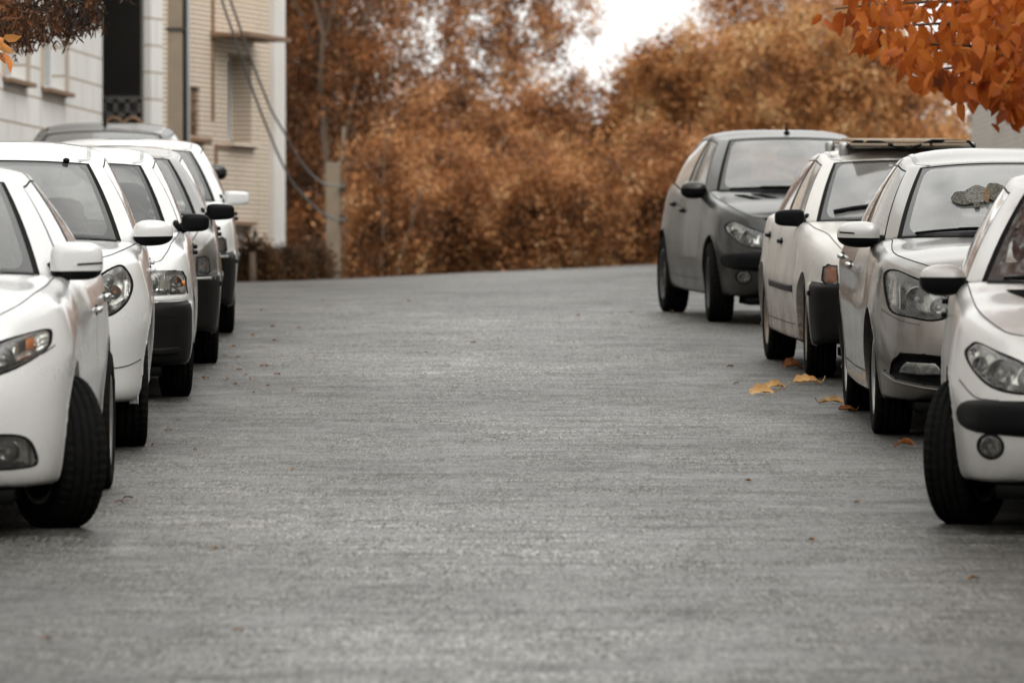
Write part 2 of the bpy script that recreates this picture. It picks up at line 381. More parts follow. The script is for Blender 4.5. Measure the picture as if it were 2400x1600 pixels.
def shell(S):
    W, wb, nose, tail = S['W'], S['wb'], S['nose'], S['tail']; PR = {k: np.array(v, float) for k, v in S['prof'].items()}
    fr = S.get('plan', [(0, 0), (.42, .02), (.68, .09), (.84, .22), (.93, .40), (.985, .66)])
    fp = [PR['F'], PR['F'], .5*PR['F']+.5*PR['K'], PR['K'], .55*PR['K']+.45*PR['A'], PR['A']]
    keys = [(x*W, y-nose, p) for (x, y), p in zip(fr, fp)]
    keys += [(.99*W, .30, .5*PR['A']+.5*PR['C']), (.985*W, .58, PR['C']), (W, 1.25, PR['D']), (W, wb-.55, .8*PR['D']+.2*PR['Q']), (.995*W, wb-.02, PR['Q']),
             (.97*W, wb+tail*.45, .75*PR['Q']+.25*PR['R']), (.87*W, wb+tail*.82, .3*PR['Q']+.7*PR['R']), (.62*W, wb+tail*.965, PR['R']), (0, wb+tail, PR['R'])]
    K = np.array([np.concatenate(([k[0], k[1]], k[2].ravel())) for k in keys])
    t = np.concatenate(([0], np.cumsum(np.hypot(np.diff(K[:, 0]), np.diff(K[:, 1])))))
    ts = []
    for i in range(len(t)-1):
        st = .022 if i < 5 else .034
        m = max(2, int((t[i+1]-t[i])/st)); ts += list(t[i]+(t[i+1]-t[i])*np.arange(m)/m)
    ts = np.array(ts+[t[-1]]); Q = pchip(t, K, ts)
    # smoother plan: catmull through keys
    def cat(Y):
        m = np.zeros_like(Y); m[1:-1] = (Y[2:]-Y[:-2])/(t[2:]-t[:-2])[:, None]; m[0] = (Y[1]-Y[0])/(t[1]-t[0]); m[-1] = (Y[-1]-Y[-2])/(t[-1]-t[-2])
        i = np.clip(np.searchsorted(t, ts, 'right')-1, 0, len(t)-2); H = (t[i+1]-t[i])[:, None]; s = ((ts-t[i])[:, None])/H
        return (2*s**3-3*s**2+1)*Y[i]+(s**3-2*s**2+s)*H*m[i]+(-2*s**3+3*s**2)*Y[i+1]+(s**3-s**2)*H*m[i+1]
    K2 = K[:, :2].copy(); pl = cat(K2); pl[0, 0] = 0; pl[-1, 0] = 0
    pl[:, 0] = np.minimum(pl[:, 0], W)
    tan = np.gradient(pl, axis=0); tan[0] = (1, 0); tan[-1] = (-1, 0); tan /= np.linalg.norm(tan, axis=1)[:, None]
    nrm = np.stack([tan[:, 1], -tan[:, 0]], 1)
    prof = Q[:, 2:].reshape(len(ts), 10, 2)
    rq = np.linspace(0, 9, 9*NSUB+1); NR = len(rq); NC = len(ts)
    V = np.zeros((NC, NR, 3))
    for j in range(NC):
        pz = pchip(np.arange(10), prof[j], rq)
        V[j, :, :2] = pl[j]-nrm[j]*pz[:, :1]; V[j, :, 2] = pz[:, 1]
    V[0, :, 0] = 0; V[-1, :, 0] = 0; V[:, :, 0] = np.maximum(V[:, :, 0], 0)
    TE = V[:, -1, :].copy(); TY = np.maximum.accumulate(TE[:, 1]); TY = TY+np.arange(NC)*1e-7
    xe = lambda y: float(np.interp(y, TY, TE[:, 0])); ze = lambda y: float(np.interp(y, TY, TE[:, 2]))
    verts = [tuple(v) for v in V.reshape(-1, 3)]; F = []; T = []
    Ra = S['rw']+S.get('archgap', .05); rb = S.get('rb', 5)*NSUB
    yd = S['doors']
    for j in range(NC-1):
        y = (pl[j, 1]+pl[j+1, 1])/2
        for r in range(NR-1):
            F.append((j*NR+r, (j+1)*NR+r, (j+1)*NR+r+1, j*NR+r+1))
            if r < rb and y < -Ra-.02: tg = 'front_bumper'
            elif r < rb and y > wb+Ra+.02: tg = 'rear_bumper'
            elif r >= 2*NSUB and yd[0] < y < yd[1]: tg = 'door1'
            elif r >= 2*NSUB and yd[1] < y < yd[2]: tg = 'door2'
            else: tg = 'body'
            T.append(tg)
    g = S['gh']; ya = g['ya']; xa = xe(ya)-g.get('ain', .035); yc = g['yc']; cr = S.get('crown', .045); xem = xe(ya)
    crown = lambda y, c=cr: c*(xe(y)/xem)**2
    yws = lambda x: yc+(ya-yc)*min(1, x/xa)**2
    # hood
    KX = 12; jh = [j for j in range(NC) if TE[j, 1] <= ya+.03]; base = len(verts)
    def lid(js, c, nm, keep):
        n0 = len(verts); idx = {}
        for a, j in enumerate(js):
            idx[(a, 0)] = j*NR+NR-1; x, y, z = TE[j]
            for k in range(1, KX+1):
                s = 1-k/KX
                verts.append((x*s, y, z+crown(y, c)*(1-s*s))); idx[(a, k)] = len(verts)-1
        for a in range(len(js)-1):
            for k in range(KX):
                f = (idx[(a, k)], idx[(a+1, k)], idx[(a+1, k+1)], idx[(a, k+1)])
                cx = np.mean([verts[i] for i in f], axis=0)
                if keep(cx): F.append(f); T.append(nm)
    lid(jh, cr, 'hood', lambda c: c[1] < yws(c[0])+.03)
    yr = g['yr']; yrc = g['yrc']; xr = xe(yr)-.05
    yrw = lambda x: yrc+(yr-yrc)*min(1, x/max(xr, .01))**2
    jt = [j for j in range(NC) if TE[j, 1] >= yr-.04]
    lid(jt, cr*.6, 'trunk', lambda c: c[1] > yrw(c[0])-.03)
    nlow = len(F)
    lowV = [Vector(v) for v in verts]; bvh = BVHTree.FromPolygons(lowV, [tuple(f) for f in F])
    # wheel arches
    VA = np.array(verts); Fa = F; dele = set()
    for yw in (0, wb):
        rr = np.hypot(VA[:, 1]-yw, VA[:, 2]-S['rw']); ins = (rr < Ra) & (VA[:, 0] > .4*W)
        for i in range(nlow):
            if T[i] in ('hood', 'trunk'): continue
            if all(ins[v] for v in Fa[i]): dele.add(i)
        for v in np.where(ins)[0]:
            q = Ra/max(rr[v], 1e-4); VA[v, 1] = yw+(VA[v, 1]-yw)*q; VA[v, 2] = S['rw']+(VA[v, 2]-S['rw'])*q
    # lamp openings
    def castf(x, z, dflt=-nose):
        h = bvh.ray_cast(Vector((max(x, .0005), -4, z)), Vector((0, 1, 0)))
        return h[0].y if h[0] is not None else None
    for poly in S['holes']:
        ins = inside(poly, VA[:, 0], VA[:, 2]) & (VA[:, 1] < -.12)
        for i in range(nlow):
            if all(ins[v] for v in Fa[i]): dele.add(i)
        for v in np.where(ins)[0]:
            q = nearest(poly, VA[v, 0], VA[v, 2]); y = castf(q.x, q.y)
            VA[v] = (q.x, y if y is not None else VA[v, 1], q.y)
    F = [f for i, f in enumerate(F) if i not in dele]; T = [f for i, f in enumerate(T) if i not in dele]
    verts = [tuple(v) for v in VA]; grp = [0]*len(F)
    # greenhouse
    SL = [0, .15, .3, .45, .6, .74, .85, .925, .965, 1.0]
    B = [0, .02, .04, .15, .3, .45, .6, .75, .86, .90, .92, .95, .975, 1]
    tops = np.array(g['top'], float)            # A_in, A_out, B1, B2, C, R
    H = g['H']; yTc, yRc = g['yTc'], g['yRc']; Hf = g.get('Hf', .02)
    def zr_(s, v=0):
        q = max(0, min(1, v/.38)); q = q*q*(3-2*q); h = Hf+(H-Hf)*q; e = 2.4+1.6*q
        if v > .75: h *= 1-.45*(v-.75)/.25
        return h*(1-abs(s)**e)
    cols = []; reg = []; frac = []
    zc0 = ze(yc)+crown(yc)+.004; za = ze(ya)+.004; A = tops[0]
    for s in SL:
        cols.append((Vector((xa*s, yc+(ya-yc)*s*s, zc0+(za-zc0)*s*s)), Vector((A[0]*s, yTc+(A[1]-yTc)*s*s, A[2]+zr_(s))))); frac.append(s)
    reg += ['ws']*(len(SL)-1)
    tk = np.concatenate(([0], np.cumsum(np.linalg.norm(np.diff(tops, axis=0), axis=1))))
    yb = [ya, g['yao'], g['yb1'], g['yb2'], g['yc1'], yr]; side0 = len(cols)-1
    fl = {'p': [.5, 1], 'w': [.03, .08, .3, .5, .7, .92, .97, 1], 'c': [.2, .4, .6, .8, 1]}
    for k, (rg, kind) in enumerate((('ap', 'p'), ('sf', 'w'), ('bp', 'p'), ('sr', 'w'), ('cp', 'c'))):
        for f in fl[kind]:
            y = yb[k]+(yb[k+1]-yb[k])*f
            if k == 0: x0 = xa+(xe(yb[1])-xa)*f; z0 = za+(ze(yb[1])-za)*f
            elif k == 4: x0 = xe(y)-.05*f; z0 = ze(y)
            else: x0 = xe(y); z0 = ze(y)
            tp = pchip(tk, tops, [tk[k]+(tk[k+1]-tk[k])*f])[0]
            cols.append((Vector((x0, y, z0-.008)), Vector(tp))); frac.append(f); reg.append(rg)
    side1 = len(cols)-1; Rt = tops[5]; zr0 = ze(yrc)+crown(yrc, cr*.6)
    for s in SL[::-1][1:]:
        cols.append((Vector((xr*s, yrc+(yr-yrc)*s*s, zr0+(cols[side1][0].z-zr0)*s*s)), Vector((Rt[0]*s, yRc+(Rt[1]-yRc)*s*s, Rt[2]+zr_(s, 1))))); frac.append(s); reg.append('rw')
    g0 = len(verts); nb = len(B); mid = [(a+b)/2 for a, b in cols]; bul = g.get('bulge', .022)
    def lidpt(j, s):
        tp = cols[j][1]; v = (tp.y-A[1])/(Rt[1]-A[1])
        yF = yTc+(A[1]-yTc)*s*s; yR = yRc+(Rt[1]-yRc)*s*s
        return Vector((tp.x*s, yF+(yR-yF)*v, tp.z+zr_(s, v)))
    for c, (b0, t0) in enumerate(cols):
        tn = mid[min(c+1, len(mid)-1)]-mid[max(c-1, 0)]
        if c == 0: tn = Vector((1, 0, 0))
        if c == len(cols)-1: tn = Vector((-1, 0, 0))
        n = tn.cross(t0-b0).normalized()
        k = bul*(1.0 if side0 < c < side1 else .8)
        pts = [b0+(t0-b0)*b+n*(k*4*b*(1-b)) for b in B]
        if side0 <= c <= side1: pts[-1] = .3*pts[-2]+.4*t0+.3*lidpt(c, .955)
        pts[0] = pts[0]-Vector((0, 0, .02))
        verts += [tuple(p) for p in pts]
    for c in range(len(cols)-1):
        rg = reg[c]
        for r in range(nb-1):
            F.append((g0+c*nb+r, g0+(c+1)*nb+r, g0+(c+1)*nb+r+1, g0+c*nb+r+1))
            lo, hi = B[r], B[r+1]; f0, f1 = sorted((frac[c] if rg in ('ws', 'rw') or c+1 > side0 and reg[c-1] == rg else 0, frac[c+1]))
            tg = {'ap': 'body', 'bp': 'pillar', 'cp': 'body'}.get(rg)
            if rg == 'ws': tg = 'cowl' if hi <= .021 else ('ws_frit' if f0 >= .964 or lo >= .95 else 'ws') if hi < .98 else 'body'
            if rg == 'rw': tg = 'body' if hi <= .061 or lo >= .92 else ('rw_frit' if f0 >= .924 or lo >= .86 else 'rw')
            if rg in ('sf', 'sr'):
                tg = 'body' if hi <= .021 or lo >= .92 else (rg+'_trim' if hi <= .041 or lo >= .899 or f1 <= .031 or f0 >= .969 else rg)
            T.append(tg); grp.append(2 if rg in ('ws', 'rw') else 1)
    # roof
    r0 = len(verts); RS = [1.0, .955, .9, .8, .65, .5, .35, .2, .1, 0]; ns = len(RS); idx = {}
    for c in range(side0, side1+1):
        for k, s in enumerate(RS):
            if k == 0: idx[(c, k)] = g0+c*nb+nb-1; continue
            verts.append(tuple(lidpt(c, s))); idx[(c, k)] = len(verts)-1
    for c in range(side0, side1):
        for k in range(ns-1):
            F.append((idx[(c, k)], idx[(c+1, k)], idx[(c+1, k+1)], idx[(c, k+1)])); T.append('roof'); grp.append(1)
    # mirror
    V1 = np.array(verts); n = len(V1); mp = np.where(V1[:, 0] < 1e-4, np.arange(n), np.arange(n)+n); V1[V1[:, 0] < 1e-4, 0] = 0
    VV = np.concatenate([V1, V1*np.array([-1, 1, 1])]); FF = list(F)+[tuple(int(mp[i]) for i in reversed(f)) for f in F]
    SD = [1]*len(F)+[-1]*len(F); TT = T+T; GG = np.array(grp+grp)
    Fa = np.array(FF); nr = {}
    for gi in (0, 1, 2):
        a = Fa[GG == gi]; d1 = VV[a[:, 2]]-VV[a[:, 0]]; d2 = VV[a[:, 3]]-VV[a[:, 1]]; fn = np.cross(d1, d2); vn = np.zeros_like(VV)
        for q in range(4): np.add.at(vn, a[:, q], fn)
        ln = np.linalg.norm(vn, axis=1)[:, None]; nr[gi] = vn/np.where(ln > 1e-12, ln, 1)
    uvd = {g0+c*nb+r: (frac[c], B[r]) for c in range(len(SL)) for r in range(nb)}
    return dict(uv=uvd, NH=n, V=VV, F=FF, T=TT, S=SD, G=GG, N=nr, bvh=bvh, xe=xe, ze=ze, crown=crown, cols=cols, yws=yws, xa=xa, NR=NR, NC=NC, pl=pl, Vc=V, TE=TE, Ra=Ra, side0=side0, side1=side1, castf=castf, A=A, lidpt=lidpt)
def cast(bvh, kind, a, b):
    if kind == 'front': h = bvh.ray_cast(Vector((max(a, .0005), -4, b)), Vector((0, 1, 0)))
    elif kind == 'side': h = bvh.ray_cast(Vector((4, a, b)), Vector((-1, 0, 0)))
    else: h = bvh.ray_cast(Vector((max(a, .0005), b, 4)), Vector((0, 0, -1)))
    return (h[0], h[1]) if h[0] is not None else (None, None)
def patch(sh, poly, kind='front', off=.004, dome=0, nx=22, nz=9, edge=.3, rim=None, mb=None, m=0):
    """sheet that follows the body inside an outline; off = height of its edge above the body, dome = extra height inside, rim = depth of the returned edge"""
    bvh = sh['bvh']; xs = sorted(set([round(p[0], 4) for p in poly] + list(np.round(np.linspace(min(p[0] for p in poly), max(p[0] for p in poly), nx), 4))))
    x2 = [xs[0]]
    for x in xs[1:]:
        if x-x2[-1] > .0035: x2.append(x)
    xs = x2; G = []; last = None
    d = {'front': Vector((0, -1, 0)), 'side': Vector((1, 0, 0)), 'top': Vector((0, 0, 1))}[kind]
    x0, x1 = xs[0], xs[-1]
    for x in xs:
        xx = min(max(x, x0+1e-4), x1-1e-4); zz = []
        for i in range(len(poly)):
            (a, b), (c, e) = poly[i], poly[(i+1) % len(poly)]
            if (a-xx)*(c-xx) <= 0 and abs(a-c) > 1e-9: zz.append(b+(e-b)*(xx-a)/(c-a))
        if not zz: zz = [0, 0]
        lo, hi = min(zz), max(zz); row = []
        for k in range(nz+1):
            q = k/nz; z = lo+(hi-lo)*q; p, n = cast(bvh, kind, xx, z)
            if p is None:
                p = last if last is not None else Vector((xx, 0, z)); p = Vector((xx, p.y, z)) if kind == 'front' else (Vector((p.x, xx, z)) if kind == 'side' else Vector((xx, z, p.z)))
            last = p
            u = (xx-x0)/(x1-x0); e = min(u, 1-u, q, 1-q)*2/edge; e = max(0, min(1, e)); e = e*e*(3-2*e)
            row.append(p+d*(off+dome*e))
        G.append(row)
    own = mb is None
    if own: mb = MB()
    n = nz+1; V = [p for r in G for p in r]; L = len(G)
    fl = kind == 'top' and False
    F = [(i*n+k, (i+1)*n+k, (i+1)*n+k+1, i*n+k+1) for i in range(L-1) for k in range(nz)]
    if kind == 'side': pass
    if rim:
        b = [(i, 0) for i in range(L)]+[(L-1, k) for k in range(1, n)]+[(i, nz) for i in range(L-2, -1, -1)]+[(0, k) for k in range(nz-1, 0, -1)]
        s = len(V); V = V+[G[i][k]-d*rim for i, k in b]; kb = len(b)
        for a in range(kb):
            c = (a+1) % kb; F.append((b[c][0]*n+b[c][1], b[a][0]*n+b[a][1], s+a, s+c))
    mb.add(V, F, m); return mb
def ribbon(mb, pts, nrm, wdt=.005, off=.0015, m=0):
    pts = [Vector(p) for p in pts]; k = len(pts); V = []
    for i, p in enumerate(pts):
        t = (pts[min(i+1, k-1)]-pts[max(i-1, 0)]).normalized(); n = Vector(nrm[i]); s = t.cross(n)
        if s.length < 1e-6: s = Vector((1, 0, 0))
        s.normalize(); V += [p+n*off-s*wdt/2, p+n*off+s*wdt/2]
    mb.add(V, [(2*i, 2*i+1, 2*i+3, 2*i+2) for i in range(k-1)], m)
def both(mb, name, mats, parent, label=None):
    """the same part on the left and on the right of the car"""
    a = mb.build(name, mats, parent); b = flip(mb).build(name, mats, parent); return a, b

def car(name, S, loc, yaw, pm, label, group, steer=0, rim=('alloy', 'alloy'), mirror_mats=None, seat='seat', extra=None, bumper=None, lowmat=None, glass='glass_ws'):
    x, d = loc; wb = S['wb']; W = S['W']
    zf = roadz(x, d); zb = roadz(x-wb*math.sin(yaw), d+wb*math.cos(yaw))
    car_o = empty(name, (x, d, zf), (math.atan2(zb-zf, wb), 0, yaw))
    car_o.scale = (1, 1, S.get('zs', 1))
    tag(car_o, label, 'car', group)
    sh = S.setdefault('_sh', shell(S)) if '_sh' not in S else S['_sh']
    V, F, T, SD, G, Nn = sh['V'], sh['F'], sh['T'], sh['S'], sh['G'], sh['N']
    bm_ = bumper or pm; pl = M['plastic']; blk = M['gap']
    plan = {'body': ('body', pm), 'roof': ('body', pm), 'pillar': ('body', pl), 'cowl': ('body', pl), 'trunk': ('boot_lid', pm), 'hood': ('hood', pm), 'front_bumper': ('front_bumper', bm_),
            'rear_bumper': ('rear_bumper', bm_), 'door1': ('door', pm), 'door2': ('door', pm), 'ws': ('windscreen', M[glass]), 'ws_frit': ('windscreen', M['gap']),
            'rw': ('rear_window', M['glass']), 'rw_frit': ('rear_window', M['frit']), 'sf': ('side_window', M['glass']), 'sr': ('side_window', M['glass']), 'sf_trim': ('side_window', M['gap']), 'sr_trim': ('side_window', M['gap'])}
    buckets = {}
    for i, t in enumerate(T):
        nm, m = plan[t]; k = (nm, SD[i], t[:2] if nm == 'side_window' else t) if nm in ('door', 'side_window') else (nm,)
        buckets.setdefault(k, []).append((i, m))
    parts = {}
    for k, lst in buckets.items():
        vm = {}; vv = []; nn = []; ff = []; fm = []; ms = []
        for i, m in lst:
            if m not in ms: ms.append(m)
            f = []
            for v in F[i]:
                q = (v, G[i])
                if q not in vm: vm[q] = len(vv); vv.append(V[v]); nn.append(Nn[G[i]][v])
                f.append(vm[q])
            if len(set(f)) < 3: continue
            g = []
            for a in f:
                if a not in g: g.append(a)
            ff.append(g); fm.append(ms.index(m))
        parts[k] = mk(k[0], vv, ff, ms, car_o, fm, True, nn)
        if k[0] == 'windscreen':
            me = parts[k].data; ul = me.uv_layers.new(name='pane'); inv = {q: v for v, q in vm.items()}
            for lp in me.loops:
                v = inv[lp.vertex_index][0]; s_, b_ = sh['uv'][v % sh['NH']]; ul.data[lp.index].uv = (s_, b_)
    # seams between panels, arch lips
    mb = MB(); Vc, TE, plc, NR = sh['Vc'], sh['TE'], sh['pl'], sh['NR']; nlo = Nn[0]
    jy = lambda y: int(np.argmin(np.abs(plc[:, 1]-y)+1e3*(plc[:, 0] < .5*W)))
    for yv in S['doors']:
        j = jy(yv); r0 = 2*NSUB
        rows = [r for r in range(r0, NR) if all(math.hypot(Vc[j, r, 1]-yw, Vc[j, r, 2]-S['rw']) > sh['Ra']+.01 for yw in (0, wb))]
        if len(rows) > 2: ribbon(mb, [Vc[j, r] for r in rows], [nlo[j*NR+r] for r in rows], .007)
    j0, j1 = jy(S['doors'][0]), jy(S['doors'][2]); r0 = 2*NSUB
    ribbon(mb, [Vc[j, r0] for j in range(j0, j1+1) if abs(Vc[j, r0, 1]-wb) > sh['Ra']+.01], [nlo[j*NR+r0] for j in range(j0, j1+1) if abs(Vc[j, r0, 1]-wb) > sh['Ra']+.01], .006)
    js = [j for j in range(sh['NC']) if TE[j, 1] <= S['gh']['ya']+.0]
    holes = S['holes']
    js2 = [j for j in js if not any(inside(h, np.array([TE[j, 0]]), np.array([TE[j, 2]]))[0] and TE[j, 1] < 0 for h in holes)]
    ribbon(mb, [TE[j] for j in js2], [nlo[j*NR+NR-1] for j in js2], .006)
    rb = S.get('rb', 5)*NSUB
    jb = [j for j in range(sh['NC']) if plc[j, 1] < -sh['Ra']-.01 and plc[j, 0] > S.get('seamx', .74*W) and not any(inside(h, np.array([Vc[j, rb, 0]]), np.array([Vc[j, rb, 2]]))[0] for h in holes)]
    ribbon(mb, [Vc[j, rb] for j in jb], [nlo[j*NR+rb] for j in jb], .006)
    both(mb, 'panel_gap', M['seam'] if S.get('seam', 1) else blk, car_o)
    for yw in (0, wb):
        mb = MB(); ml = MB(); prev = None; Ra = sh['Ra']; last = None
        for k in range(41):
            a = -.45+(math.pi+.9)*k/40; c, s_ = math.cos(a), math.sin(a)
            row = []
            for rr_ in (Ra+.016, Ra+.001):
                p, n = cast(sh['bvh'], 'side', yw+rr_*c, max(S['rw']+rr_*s_, .205))
                xx = p.x if p is not None and p.x > .5*W else (last or W*.96); last = xx
                row.append(Vector((xx, yw+rr_*c, S['rw']+rr_*s_)))
            ok = row[1].z > .2
            row[0].x += .0015; row[1].x += .0035
            row.append(Vector((row[1].x-.045, row[1].y, row[1].z))); row.append(Vector((.34, row[1].y, row[1].z)))
            if prev and ok:
                for q in (0, 1): mb.quad(prev[q], row[q], row[q+1], prev[q+1])
                ml.quad(prev[2], row[2], row[3], prev[3])
            prev = row if ok else None
        ml.add([(.34, yw+Ra*math.cos(a), S['rw']+Ra*math.sin(a)) for a in np.linspace(-.3, math.pi+.3, 20)], [tuple(range(20))])
        both(mb, 'wheel_arch', lowmat or pm, car_o); both(ml, 'arch_liner', M['liner'], car_o)
    mb = MB(); Ra = sh['Ra']; nz, tl = S['nose'], S['tail']; zb_ = S['prof']['A'][0][1]+.012
    mb.box((0, (wb+tl-nz)/2, zb_), (.68, wb+tl+nz-.34, .03)); mb.box((0, wb/2, zb_-.004), (2*W-.14, wb-2*Ra-.02, .03))
    mb.box((0, -nz*.5-Ra*.5+.06, zb_+.004), (1.26*W, max(.1, nz-Ra-.16), .03)); mb.box((0, wb+Ra+.12, zb_+.004), (1.5*W, .2, .03))
    mb.box((0, 0, .27), (1.2, .07, .06)); mb.box((0, wb, .27), (1.2, .09, .07)); mb.tube([(.3, .6, .17), (.3, wb-.3, .17)], .03)
    mb.box((0, -nz*.5-.10, zb_-.045), (1.5*W, nz-.28, .05)); mb.box((0, .1, zb_-.03), (.9*W, 1.2, .04))
    mb.build('underbody', M['liner'], car_o)
    if S.get('ditch'):
        mb = MB(); cs = [c for c in range(sh['side0'], sh['side1']+1) if sh['cols'][c][1].y < sh['cols'][sh['side1']][1].y-.1]
        ribbon(mb, [sh['lidpt'](c, .905) for c in cs], [Vector((.35, -.05, .93))]*len(cs), .024, .004); both(mb, 'roof_seam', M['frit'], car_o)
    # cowl strip and wipers
    mb = MB(); cols = sh['cols']; s0 = sh['side0']
    rowA = [cols[c][0]+Vector((0, -.07, -.005)) for c in range(s0)]; rowB = [cols[c][0]+Vector((0, .012, .006)) for c in range(s0)]
    for q in rowA: q.z = sh['ze'](q.y)+sh['crown'](q.y)*(1-(q.x/max(sh['xe'](q.y), .1))**2)+.006
    V_ = rowA+rowB; L = len(rowA); mb.add(V_, [(i, i+1, L+i+1, L+i) for i in range(L-1)]).mirror(); mb.build('cowl_panel', pl, car_o)
    def wspt(sx, b, off=.0):
        c = abs(sx)*1.0; A = sh['A']; cc = Vector((sh['xa']*c, 0, 0)); i = np.interp(c, [0, .15, .3, .45, .6, .74, .85, .925, .965, 1], range(10)); i0 = int(min(i, 8)); f = i-i0
        bt = cols[i0][0].lerp(cols[i0+1][0], f); tp = cols[i0][1].lerp(cols[i0+1][1], f); p = bt.lerp(tp, b)
        u = (tp-bt).normalized(); n = Vector((0, -u.z, u.y)); p = p+n*(S['gh'].get('bulge', .022)*.8*4*b*(1-b)+off)
        return Vector((math.copysign(p.x, sx) if sx else p.x, p.y, p.z))
    wp = S.get('wipers', [(-.1, -.86), (.62, -.12)]); zz = S.get('wiper_b', (.03, .07))
    for a, b in wp:
        mb = MB(); L = 9
        blade = [wspt(a+(b-a)*i/L, zz[0]+(zz[1]-zz[0])*math.sin(math.pi*i/L)*.9+.012, .012) for i in range(L+1)]
        mb.tube(blade, S.get('blade', .0085), 5)
        arm = [wspt(a+(b-a)*(-.02), 0, .03)+Vector((0, -.03, .0))]+[wspt(a+(b-a)*i/L, zz[0]*.4+(zz[1]-zz[0])*math.sin(math.pi*i/L)*.8, .028) for i in (1, 3, 5)]
        mb.tube(arm, [.014, .011, .008, .007], 6); mb.build('wiper', pl, car_o)
    # lamps
    for L_ in S['lamps']:
        poly = L_['poly']; kind = L_.get('kind', 'head'); dep = L_.get('depth', .06)
        big = [(p[0], p[1]) for p in poly]
        hb = patch(sh, big, 'front', -.004, -dep, 20, 8, .35)
        lens = patch(sh, big, 'front', -.001, L_.get('dome', .006), 20, 8, .4)
        cx = sum(p[0] for p in poly)/len(poly); cz = sum(p[1] for p in poly)/len(poly)
        ring = MB(); nP = len(poly); Vr = []
        for p in poly:
            dv = Vector((cx-p[0], cz-p[1])); dv = dv.normalized() if dv.length else dv
            for kk, (ins_, of) in enumerate(((-.004, .0005), (.0, .004), (.006, .0035), (.009, -.012))):
                a, b = p[0]+dv.x*ins_, p[1]+dv.y*ins_; q, n_ = cast(sh['bvh'], 'front', a, b)
                if q is None: q, n_ = cast(sh['bvh'], 'front', p[0]+dv.x*.012, p[1]+dv.y*.012)
                yq = q.y if q is not None else -.4
                Vr.append((a, yq-of, b))
        ring.add(Vr, [(4*i+k, 4*((i+1) % nP)+k, 4*((i+1) % nP)+k+1, 4*i+k+1) for i in range(nP) for k in range(3)])
        for sgn in (1, -1):
            g = lambda m_: m_ if sgn > 0 else flip(m_)
            h = g(hb).build('headlight' if kind == 'head' else 'fog_lamp', M[L_.get('house', 'reflector')], car_o)
            (g(lens).build('lens', M['lens'], h) if L_.get('lensm', 1) else None); g(ring).build('lamp_rim', M[L_.get('rim', 'gap')], h)
            for (bx, bz, br, bmat) in L_.get('bowls', []):
                q, n_ = cast(sh['bvh'], 'front', bx, bz)
                if q is None: continue
                mb = MB(); yb_ = q.y+.012
                pr = [(.0, br), (.003, br*1.06), (.006, br), (br*.45, br*.86), (br*.7, br*.55), (br*.78, .001)]
                mb.lathe([(a_*.7, r_) for a_, r_ in pr], 24, 'y', (bx, yb_+.004, bz), 0)
                mb.ellip((bx, yb_+br*.32, bz), (br*.5, br*.6, br*.5), 2, 12, 8, 1)
                g(mb).build('lamp_bowl', [M['reflector'], M[bmat]], h)
    for (nm, kind, poly, off, dome, rimd, mn) in S.get('patches', []):
        pm_ = pm if mn == 'paint' else M[mn]; c = min(p[0] for p in poly) <= .001
        mb = patch(sh, poly, kind, off, dome, 26, 6, .25, rimd)
        if kind == 'front' and c: mb.mirror(); mb.build(nm, pm_, car_o)
        else: both(mb, nm, pm_, car_o)
    for (nm, poly_x, dep, mn) in S.get('vents', []):       # slots on the bonnet
        mb = patch(sh, poly_x, 'top', .0025, -.0, 12, 5, .3); 
        for k in range(1, 5):
            pts = []
            for t_ in (0, .5, 1):
                q = k/5; n_ = len(poly_x)
                a = Vector(poly_x[0]).lerp(Vector(poly_x[1]), q); b = Vector(poly_x[3]).lerp(Vector(poly_x[2]), q); c = a.lerp(b, .08+.84*t_)
                h, nn_ = cast(sh['bvh'], 'top', c.x, c.y); pts.append((c.x, c.y, (h.z if h else .9)+.004))
            mb.tube(pts, .0035, 5)
        both(mb, nm, M[mn], car_o)
    # door handles, mirrors
    for yv, zv in S['handles']:
        p, n_ = cast(sh['bvh'], 'side', yv, zv)
        mb = MB(); mb.ellip((p.x+.012, yv, zv), (.035, .17, .028), 3.5, 14, 8); mb.ellip((p.x+.001, yv, zv), (.012, .12, .05), 2.5, 12, 6, 1)
        a, b = both(mb, 'handle', [M[S['handle_mat']] if S['handle_mat'] != 'paint' else pm, pl], car_o)
        dk = 'door1' if yv < S['doors'][1] else 'door2'
        a.parent = parts[('door', 1, dk)]; b.parent = parts[('door', -1, dk)]
    Mi = S['mirror']; cap, low = mirror_mats or (pm, pl)
    c, dd = Vector(Mi['c']), Mi['d']; e = Mi.get('e', 2.8)
    def cutf(v):
        if v.y > dd[1]*.25: v.y = dd[1]*.25+(v.y-dd[1]*.25)*.12        # flat mirror side
        t_ = v.x/dd[0]; v.z *= 1-Mi.get('taper', .12)*(t_+.5)*1.0; v.y += -abs(t_)*0.0+Mi.get('sweep', .03)*t_
        return v
    rot = Matrix.Rotation(Mi.get('tilt', 0), 3, 'Y')
    full = MB(); full.ellip((0, 0, 0), dd, e, 28, 20, 0, rot, cutf)
    cp, lw = MB(), MB(); zsp = Mi.get('split', -.3)*dd[2]
    for fi, f in enumerate(full.F):
        la = -math.pi/2+math.pi*((fi//28)+.5)/20; zc = dd[2]/2*math.copysign(abs(math.sin(la))**(2/e), la)
        (cp if zc > zsp else lw).add([tuple(Vector(full.V[i])+c) for i in f], [tuple(range(len(f)))])
    for q in (cp, lw):
        bm = bmesh.new(); vs_ = [bm.verts.new(v) for v in q.V]
        for f in q.F:
            try: bm.faces.new([vs_[i] for i in f])
            except ValueError: pass
        bmesh.ops.remove_doubles(bm, verts=bm.verts, dist=1e-5); bm.verts.index_update()
        q.V = [tuple(v.co) for v in bm.verts]; q.F = [tuple(v.index for v in f.verts) for f in bm.faces]; q.M = [0]*len(q.F); bm.free()
